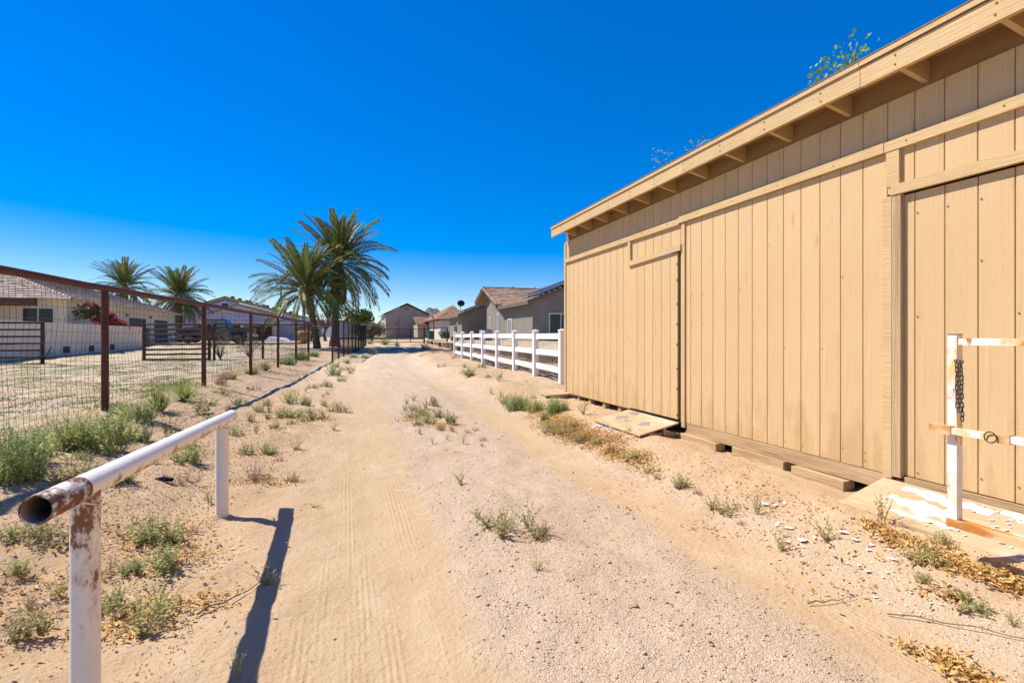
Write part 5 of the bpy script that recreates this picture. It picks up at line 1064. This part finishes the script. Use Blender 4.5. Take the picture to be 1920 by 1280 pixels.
WEEDS=[
 (-1.82,4.04,0.37,0.17,'b','flat green weed below the rusty open pipe end'),
 (-1.72,3.56,0.17,0.12,'b','small weed at the left edge beside the near white post'),
 (-1.42,2.96,0.22,0.16,'b','leafy weed left of the near white post'),
 (-1.44,3.37,0.13,0.13,'s','thin weed just left of the near white post'),
 (-1.27,4.22,0.44,0.24,'b','bushy green weed with yellow litter between the two white posts'),
 (-1.01,3.71,0.31,0.17,'b','green weed in leaf litter in front of the two white posts'),
 (-0.92,3.03,0.32,0.22,'b','large weed in leaf litter right of the near white post'),
 (-1.12,3.21,0.19,0.18,'b','weed hugging the near white post'),
 (-0.95,2.96,0.15,0.11,'d','grey dried weed near the foot of the near white post'),
 (-0.87,3.02,0.16,0.11,'d','pale dried weed lying in yellow leaf litter'),
 (-1.53,6.20,0.43,0.29,'b','green weed under the white rail beside the far post'),
 (-1.45,5.53,0.30,0.18,'d','wilting weed beside the scrap of black plastic'),
 (-1.78,5.32,0.34,0.17,'b','low weed under the middle of the white rail'),
 (-2.25,5.23,0.41,0.26,'b','green weed in the fence shadow behind the open pipe end'),
 (-1.08,4.94,0.12,0.22,'s','upright sprig beside the far white post'),
 (-0.43,3.29,0.19,0.13,'s','sprig growing in the shadow of the white rail'),
 (-0.43,2.41,0.07,0.16,'s','upright sprig in the rail shadow at the bottom edge'),
 (-0.87,5.60,0.31,0.25,'d','dry weed with fallen leaves right of the far white post'),
 (-0.51,5.50,0.20,0.16,'d','small brown weed at the edge of the left wheel track'),
 (-0.25,4.73,0.15,0.06,'s','tiny flat sprig beside the left wheel track'),
 (-2.10,9.19,0.69,0.48,'s','tall branching sprig behind the white rail'),
 (-2.07,7.46,0.40,0.31,'s','branching sprig behind the white rail near the lush bushes'),
 (-1.37,9.92,0.25,0.23,'b','small round weed on the left verge'),
 (-1.03,11.09,0.45,0.32,'b','leafy weed in the middle of the left verge'),
 (-0.76,10.91,0.31,0.24,'b','low weed with brown litter on the left verge'),
 (-1.05,9.31,0.39,0.23,'b','wide low weed at the left of a row of verge weeds'),
 (-0.74,9.32,0.35,0.22,'b','weed in the middle of a row of verge weeds'),
 (-0.53,9.06,0.41,0.25,'b','weed at the right of a row of verge weeds'),
 (-0.37,9.34,0.19,0.20,'s','sprig at the road end of a row of verge weeds'),
 (-0.15,10.04,0.34,0.28,'b','weed at the edge of the left wheel track, trailing to the right'),
 (0.05,9.82,0.21,0.10,'d','brown trailing weed at the edge of the wheel track'),
 (-0.18,8.19,0.17,0.15,'s','small sprig beside the left wheel track'),
 (-1.18,7.99,0.17,0.24,'s','upright weed just beyond the far white post'),
 (-1.44,7.94,0.24,0.21,'b','weed touching the top of the far white post'),
 (-0.91,6.95,0.28,0.20,'b','low weed near the far white post on the road side'),
 (-0.59,6.98,0.26,0.15,'s','thin weed on bare sand by the left wheel track'),
 (-0.50,14.19,0.32,0.25,'b','dark green tuft among the far verge weeds'),
 (-0.76,13.74,0.28,0.19,'b','yellow green tuft among the far verge weeds'),
 (-0.88,12.74,0.19,0.23,'s','upright tuft among the far verge weeds'),
 (-0.39,12.32,0.19,0.17,'s','tiny tuft at the road side of the far verge weeds'),
 (-1.12,12.74,0.17,0.12,'s','tiny tuft at the fence side of the far verge weeds'),
 (-0.47,11.95,0.18,0.13,'s','tiny tuft among the far verge weeds'),
 (-0.38,17.49,0.66,0.49,'b','big pale green weed beside the far left verge'),
 (0.04,20.00,0.76,0.28,'d','dry yellow grass clump beside the lane'),
 (-2.30,11.46,0.29,0.22,'b','green weed in front of the brown tumbleweed'),
 (-1.94,12.73,0.28,0.22,'d','dry weed where the fence shadow crosses the verge'),
 (0.32,29.21,0.62,0.35,'b','small green clump near the dark mesh fence'),
 (1.56,33.69,0.65,0.55,'b','green clump at the far end of the dark mesh fence'),
 (1.75,47.39,1.10,0.48,'b','weed at the foot of the far gate'),
 (1.27,10.72,0.23,0.18,'s','sprig at the back of the patch between the wheel tracks'),
 (1.08,10.21,0.18,0.19,'s','left rear sprig of the patch between the wheel tracks'),
 (1.54,9.95,0.28,0.27,'b','bright green weed of the patch between the wheel tracks'),
 (1.20,9.03,0.36,0.23,'b','middle weed of the patch between the wheel tracks'),
 (0.99,8.74,0.29,0.18,'d','brown weed of the patch between the wheel tracks'),
 (1.17,8.17,0.36,0.22,'b','front weed of the patch between the wheel tracks'),
 (1.48,8.09,0.28,0.26,'b','right weed of the patch between the wheel tracks'),
 (1.28,7.56,0.18,0.14,'b','front right weed of the patch between the wheel tracks'),
 (0.97,7.41,0.13,0.11,'s','small dry sprig in front of the patch between the wheel tracks'),
 (1.04,6.78,0.08,0.14,'s','lone thin sprig in front of the weed patch'),
 (1.26,6.89,0.08,0.10,'s','lone short sprig in front of the weed patch'),
 (1.41,6.66,0.09,0.16,'s','upright grassy sprig right of the weed patch'),
 (1.63,7.34,0.12,0.09,'d','small dry tuft right of the weed patch'),
 (1.80,7.57,0.14,0.08,'d','flat dry tuft right of the weed patch'),
 (1.71,6.75,0.18,0.10,'d','dry tuft at the edge of the right wheel track'),
 (1.60,6.47,0.09,0.07,'d','tiny dry tuft at the edge of the right wheel track'),
 (1.03,4.95,0.17,0.16,'s','lone sprig in the middle of the gravel'),
 (0.95,3.96,0.13,0.12,'s','left sprig of the big weed in the gravel'),
 (1.05,3.65,0.30,0.18,'b','big sprawling green weed in the middle of the gravel'),
 (1.25,3.64,0.25,0.23,'s','tall sprigs of the weed cluster in the gravel'),
 (1.32,3.49,0.20,0.12,'b','low right weed of the cluster in the gravel'),
 (1.08,2.98,0.13,0.11,'s','small sprig in the gravel in front of the weed cluster'),
 (3.38,14.67,0.69,0.28,'b','green weed on the mound beside the vinyl fence'),
 (3.47,12.22,0.41,0.35,'s','upright weed on the mound beside the vinyl fence'),
 (4.20,16.76,0.35,0.22,'b','low weed behind the mound weed by the vinyl fence'),
 (3.21,18.55,0.56,0.24,'d','dry weed at the far right edge of the lane'),
 (2.84,8.98,0.41,0.42,'l','dense grey green bush left of the loose plywood'),
 (3.04,8.44,0.36,0.32,'l','grey green bush in front of the loose plywood'),
 (3.16,7.95,0.34,0.38,'l','tall grey green bush at the corner of the loose plywood'),
 (3.04,10.56,0.18,0.21,'s','thin sprig beside the right wheel track'),
 (2.98,11.09,0.16,0.17,'s','short sprig beside the right wheel track'),
 (3.41,7.37,0.24,0.27,'s','weed near the far foot of the shed'),
 (3.32,7.84,0.15,0.16,'s','small weed between plywood and shed'),
 (2.81,6.84,0.29,0.20,'b','weed standing in the long drift of yellow leaves'),
 (2.92,6.28,0.25,0.17,'b','weed at the shed end of the long drift of yellow leaves'),
 (3.38,5.97,0.16,0.14,'s','small weed at the front edge of the far ramp'),
 (3.39,6.49,0.09,0.09,'s','tiny weed at the corner of the far ramp'),
 (2.99,5.17,0.26,0.13,'b','weed in the leaf drift in front of the far ramp'),
 (2.90,4.75,0.15,0.10,'s','small weed at the end of the leaf drift'),
 (2.86,4.19,0.21,0.17,'b','weed on bare soil between lane and shed'),
 (2.81,3.52,0.23,0.18,'b','spreading weed with brown litter in front of the shed'),
 (2.94,3.27,0.15,0.21,'s','upright narrow weed in front of the shed'),
 (2.72,2.81,0.15,0.17,'s','leaning sprig among white paint flakes'),
 (2.96,2.69,0.19,0.17,'s','sprig left of the near ramp'),
 (3.39,2.65,0.14,0.28,'s','tall sprig standing against the near ramp'),
 (3.39,2.28,0.13,0.13,'b','sprig at the front edge of the near ramp'),
 (3.15,2.20,0.19,0.15,'b','green weed in the leaf drift along the near ramp'),
 (2.95,2.08,0.12,0.08,'b','small weed on bare soil below the leaf drift'),
 (2.93,1.88,0.11,0.08,'b','left of the twin weeds near the right edge'),
 (2.91,1.79,0.15,0.10,'b','right of the twin weeds near the right edge'),
 (2.92,1.66,0.08,0.10,'s','leaning sprig at the right edge'),
 (-2.52,5.12,0.50,0.52,'l','lush green bush at the left edge below the wire fence'),
 (-2.70,5.86,0.53,0.40,'l','lush green bush below the wire fence near the left edge'),
 (-2.58,6.45,0.81,0.49,'l','largest lush green bush left of the first fence post'),
 (-2.96,6.88,0.40,0.36,'d','brown dry bush tangled in the wire fence'),
 (-2.53,7.16,0.67,0.41,'l','lush green bush in front of the first fence post'),
 (-2.58,8.08,0.49,0.37,'l','green bush right of the first fence post'),
 (-2.18,6.96,0.36,0.28,'b','weed spreading from the bushes towards the white rail'),
 (-2.63,9.04,0.60,0.38,'g','bright green grassy bush along the wire fence'),
 (-2.61,10.20,0.59,0.38,'g','grassy bush left of the second fence post'),
 (-2.40,6.01,0.25,0.13,'b','low weed at the foot of the largest lush bush'),
 (-2.67,13.02,0.47,0.51,'d','brown tumbleweed against the second fence post'),
 (-2.62,14.50,0.52,0.30,'b','green weed between second and third fence posts'),
 (-2.45,16.52,0.51,0.32,'b','green weed right of the third fence post'),
 (-2.44,18.37,0.50,0.32,'g','grass at the foot of the wire fence beyond the third post'),
 (-2.12,21.74,0.81,0.51,'l','pale green bush left of the last fence post'),
 (-1.94,25.65,0.96,0.60,'l','pale green bush at the last fence post'),
 (-1.60,28.77,0.70,0.45,'l','pale green bush right of the last fence post'),
 (-0.35,21.50,0.49,0.30,'b','weed in front of the dark mesh fence'),
 (0.00,23.63,0.45,0.28,'b','small weed in front of the dark mesh fence'),
 (3.11,46.44,1.63,0.38,'g','green grass patch before the far gate'),
 (3.92,44.00,1.04,0.23,'g','small grass patch before the far gate'),
 (5.43,40.85,1.79,0.34,'d','dry grass patch left of the retaining timbers'),
 (2.98,8.82,0.37,0.35,'l','grey green bush in the middle of the row left of the plywood'),
 (3.30,7.88,0.22,0.25,'l','small grey green bush nearest the far ramp'),
 (2.97,9.94,0.25,0.28,'b','weed behind the row of bushes left of the plywood'),
 (2.80,7.21,0.31,0.21,'b','weed at the lane side of the long leaf drift'),
 (3.06,7.00,0.23,0.19,'b','weed at the shed side of the long leaf drift'),
 (2.87,6.50,0.24,0.15,'d','dry weed buried in the long leaf drift'),
 (2.97,6.00,0.22,0.14,'b','low weed near the end of the long leaf drift'),
 (2.89,7.78,0.25,0.23,'b','weed where the long leaf drift begins'),
 (2.97,5.58,0.19,0.12,'d','dry weed between the two leaf drifts'),
 (1.08,9.55,0.23,0.20,'b','left weed of the patch between the wheel tracks'),
 (1.44,8.75,0.26,0.22,'b','centre right weed of the patch between the wheel tracks'),
 (1.02,8.00,0.24,0.15,'d','dry front weed of the patch between the wheel tracks'),
 (1.44,7.52,0.17,0.13,'d','dry weed at the right end of the patch between the wheel tracks'),
 (1.37,9.58,0.23,0.20,'s','thin weed at the back of the patch between the wheel tracks'),
 (-1.39,10.59,0.25,0.20,'b','weed left of the leafy verge weed'),
 (-0.96,9.85,0.31,0.17,'d','dry weed joining the row of verge weeds'),
 (-0.66,9.79,0.27,0.15,'d','dry weed above the row of verge weeds'),
 (-0.80,8.56,0.24,0.15,'d','dry weed in front of the row of verge weeds'),
 (-0.94,8.25,0.20,0.14,'b','green weed in front of the row of verge weeds'),
 (-1.40,8.99,0.20,0.19,'b','weed between the rail end and the verge row'),
 (-1.13,6.86,0.19,0.16,'b','weed on the road side of the far white post'),
 (-0.74,6.48,0.18,0.11,'d','dry weed on bare verge by the wheel track'),
 (-1.68,8.54,0.23,0.18,'s','sprig just behind the end of the white rail'),
 (-1.77,7.02,0.27,0.19,'b','weed behind the white rail left of the far post'),
 (-1.95,5.36,0.23,0.14,'b','weed behind the rail in the fence shadow'),
 (-1.82,6.10,0.23,0.16,'s','thin weed behind the middle of the white rail'),
 (-1.38,3.65,0.18,0.13,'d','dry weed right behind the near white post'),
 (-1.18,3.61,0.19,0.14,'b','weed in litter right of the near white post'),
 (-1.10,4.30,0.19,0.14,'d','dry weed in litter left of the far white post'),
 (-1.51,3.28,0.13,0.10,'d','dry weed left of the near white post'),
 (-1.97,4.05,0.16,0.12,'b','weed at the left edge below the open pipe end'),
 (-0.39,10.69,0.26,0.17,'b','low weed beside the track above the verge row'),
 (-1.79,10.38,0.24,0.20,'b','weed beside the fence shadow past the rail'),
 (-1.87,9.68,0.23,0.16,'d','dry weed beside the rail end'),
 (-0.14,15.55,0.36,0.22,'b','weed between the far tufts and the lane'),
 (0.08,18.54,0.39,0.19,'d','dry tuft in front of the pale green weed'),
 (0.79,28.48,0.55,0.29,'b','tuft where the mesh fence meets the lane'),
 (3.62,16.91,0.34,0.18,'d','dry weed on the mound top'),
 (3.60,13.77,0.26,0.15,'b','small weed on the mound between two larger ones'),
 (4.42,22.83,0.55,0.22,'d','dry grass at the far post of the vinyl fence'),
 (3.38,9.52,0.20,0.15,'d','small dry weed on the mound below the vinyl fence'),
 (2.88,3.90,0.12,0.09,'d','dry weed between two green weeds in front of the shed'),
 (2.88,4.54,0.12,0.08,'d','dry weed in the thin end of the leaf drift'),
 (2.78,3.26,0.10,0.07,'d','dry litter clump below the upright weed'),
]
for i, (x, y, w, h, k, lab) in enumerate(WEEDS):
    r = random.Random(900 + i); o = bpy.data.objects.new(NAMES[k][0], r.choice(WM[k])); COL.objects.link(o)
    big = {'l': 1.25, 'b': 1.35, 's': 1.25, 'd': 1.2, 'g': 1.2}[k]
    o.location = (x, y, gz(x, y) - .005); o.rotation_euler = (0, 0, r.uniform(0, 6.28)); o.scale = (w * big, w * big, max(h, .35 * w) * 1.15)
    tag(o, lab, NAMES[k][1], 'weeds growing along the lane')
# uncountable fine ground cover: seedlings on the verges, grass in the lot, dry grass behind the vinyl fence
def cover(name, zones, leaf, mat, label, seed, up=.8, clump=0):
    r = np.random.default_rng(seed); P = []
    for (xa, xb, ya, yb, n, hh) in zones:
        X = r.uniform(xa, xb, n); Y = r.uniform(ya, yb, n)
        if clump:
            m_ = max(3, int(n / clump)); cx = r.uniform(xa, xb, m_); cy = r.uniform(ya, yb, m_); rr = r.uniform(.06, .45, m_) ** 1.3; ix = r.choice(m_, n, p=rr / rr.sum()); X = cx[ix] + r.normal(0, 1, n) * rr[ix] * .6; Y = cy[ix] + r.normal(0, 1, n) * rr[ix] * .8
        k = np.ones(n, bool) if clump else vnoise(X * .9, Y * .6, 31) + .6 * vnoise(X * 2.7, Y * 2.1, 32) > .10; X, Y = X[k], Y[k]
        P.append(np.stack([X, Y, HG(X, Y), np.full(len(X), hh)], -1))
    P = np.concatenate(P); n = len(P); az = r.uniform(0, 6.28, n); le = r.normal(0, .35, (n, 2)); hh = P[:, 3] * r.uniform(.4, 1.2, n); w = leaf * r.uniform(.6, 1.3, n)
    d = np.stack([np.cos(az), np.sin(az), np.zeros(n)], -1); b = P[:, :3]; t_ = b + np.stack([le[:, 0] * hh, le[:, 1] * hh, hh * up], -1); m_ = (b + t_) / 2 + np.array([0, 0, .1]) * hh[:, None]
    V = np.stack([b - d * w[:, None] * .5, b + d * w[:, None] * .5, m_ + d * w[:, None] * .7, t_, m_ - d * w[:, None] * .7], 1).reshape(-1, 3)
    me = bpy.data.meshes.new(name); me.vertices.add(5 * n); me.vertices.foreach_set('co', V.astype(np.float32).ravel()); me.loops.add(5 * n); me.loops.foreach_set('vertex_index', np.arange(5 * n, dtype=np.int32)); me.polygons.add(n)
    me.polygons.foreach_set('loop_start', np.arange(0, 5 * n, 5, dtype=np.int32)); me.polygons.foreach_set('loop_total', np.full(n, 5, dtype=np.int32)); me.update(calc_edges=True)
    at = me.attributes.new('tint', 'FLOAT', 'POINT'); at.data.foreach_set('value', np.repeat(r.uniform(0, 1, n), 5).astype(np.float32)); me.materials.append(mat)
    o = bpy.data.objects.new(name, me); COL.objects.link(o); return tag(o, label, 'ground cover', kind='stuff')
cover('lot_grass', [(-9, -3.4, 4, 11, 16000, .028), (-12, -3.3, 11, 24, 26000, .03), (-14, -2, 24, 36, 12000, .04), (-3.7, -3.0, 4, 14, 3000, .06), (-14, -2.5, 36, 50, 6000, .06)], .007, weed_b, 'patchy low green grass of the lot behind the left fence', 41, clump=90)
cover('dry_grass', [(-10, -3.4, 6, 22, 26000, .028), (5.2, 7.3, 11, 26, 9000, .10), (-2.9, -1.2, 12, 26, 1500, .06), (4.9, 7.4, 26, 46, 3000, .1), (2.8, 5.0, 26, 44, 1600, .07)], .007, weed_d, 'dry straw coloured grass along the fences and behind the vinyl fence', 42, clump=60)
cover('verge_straw', [(-2.9, -.5, 2.4, 7, 11000, .036), (-2.7, -.3, 7, 15, 9000, .05), (2.6, 3.5, 1.6, 9, 3800, .02), (.6, 1.9, 7, 11, 900, .03), (2.9, 4.6, 9.6, 22, 1500, .04)], .005, weed_d, 'fine dry straw and stalks littering the verges', 44, up=.25)
cover('verge_seedlings', [(-2.9, -.6, 3, 14, 2200, .035), (2.7, 3.6, 2.2, 9, 300, .025), (2.8, 4.6, 9.6, 24, 500, .05)], .007, weed_g, 'tiny green seedlings on the sandy verges', 43)
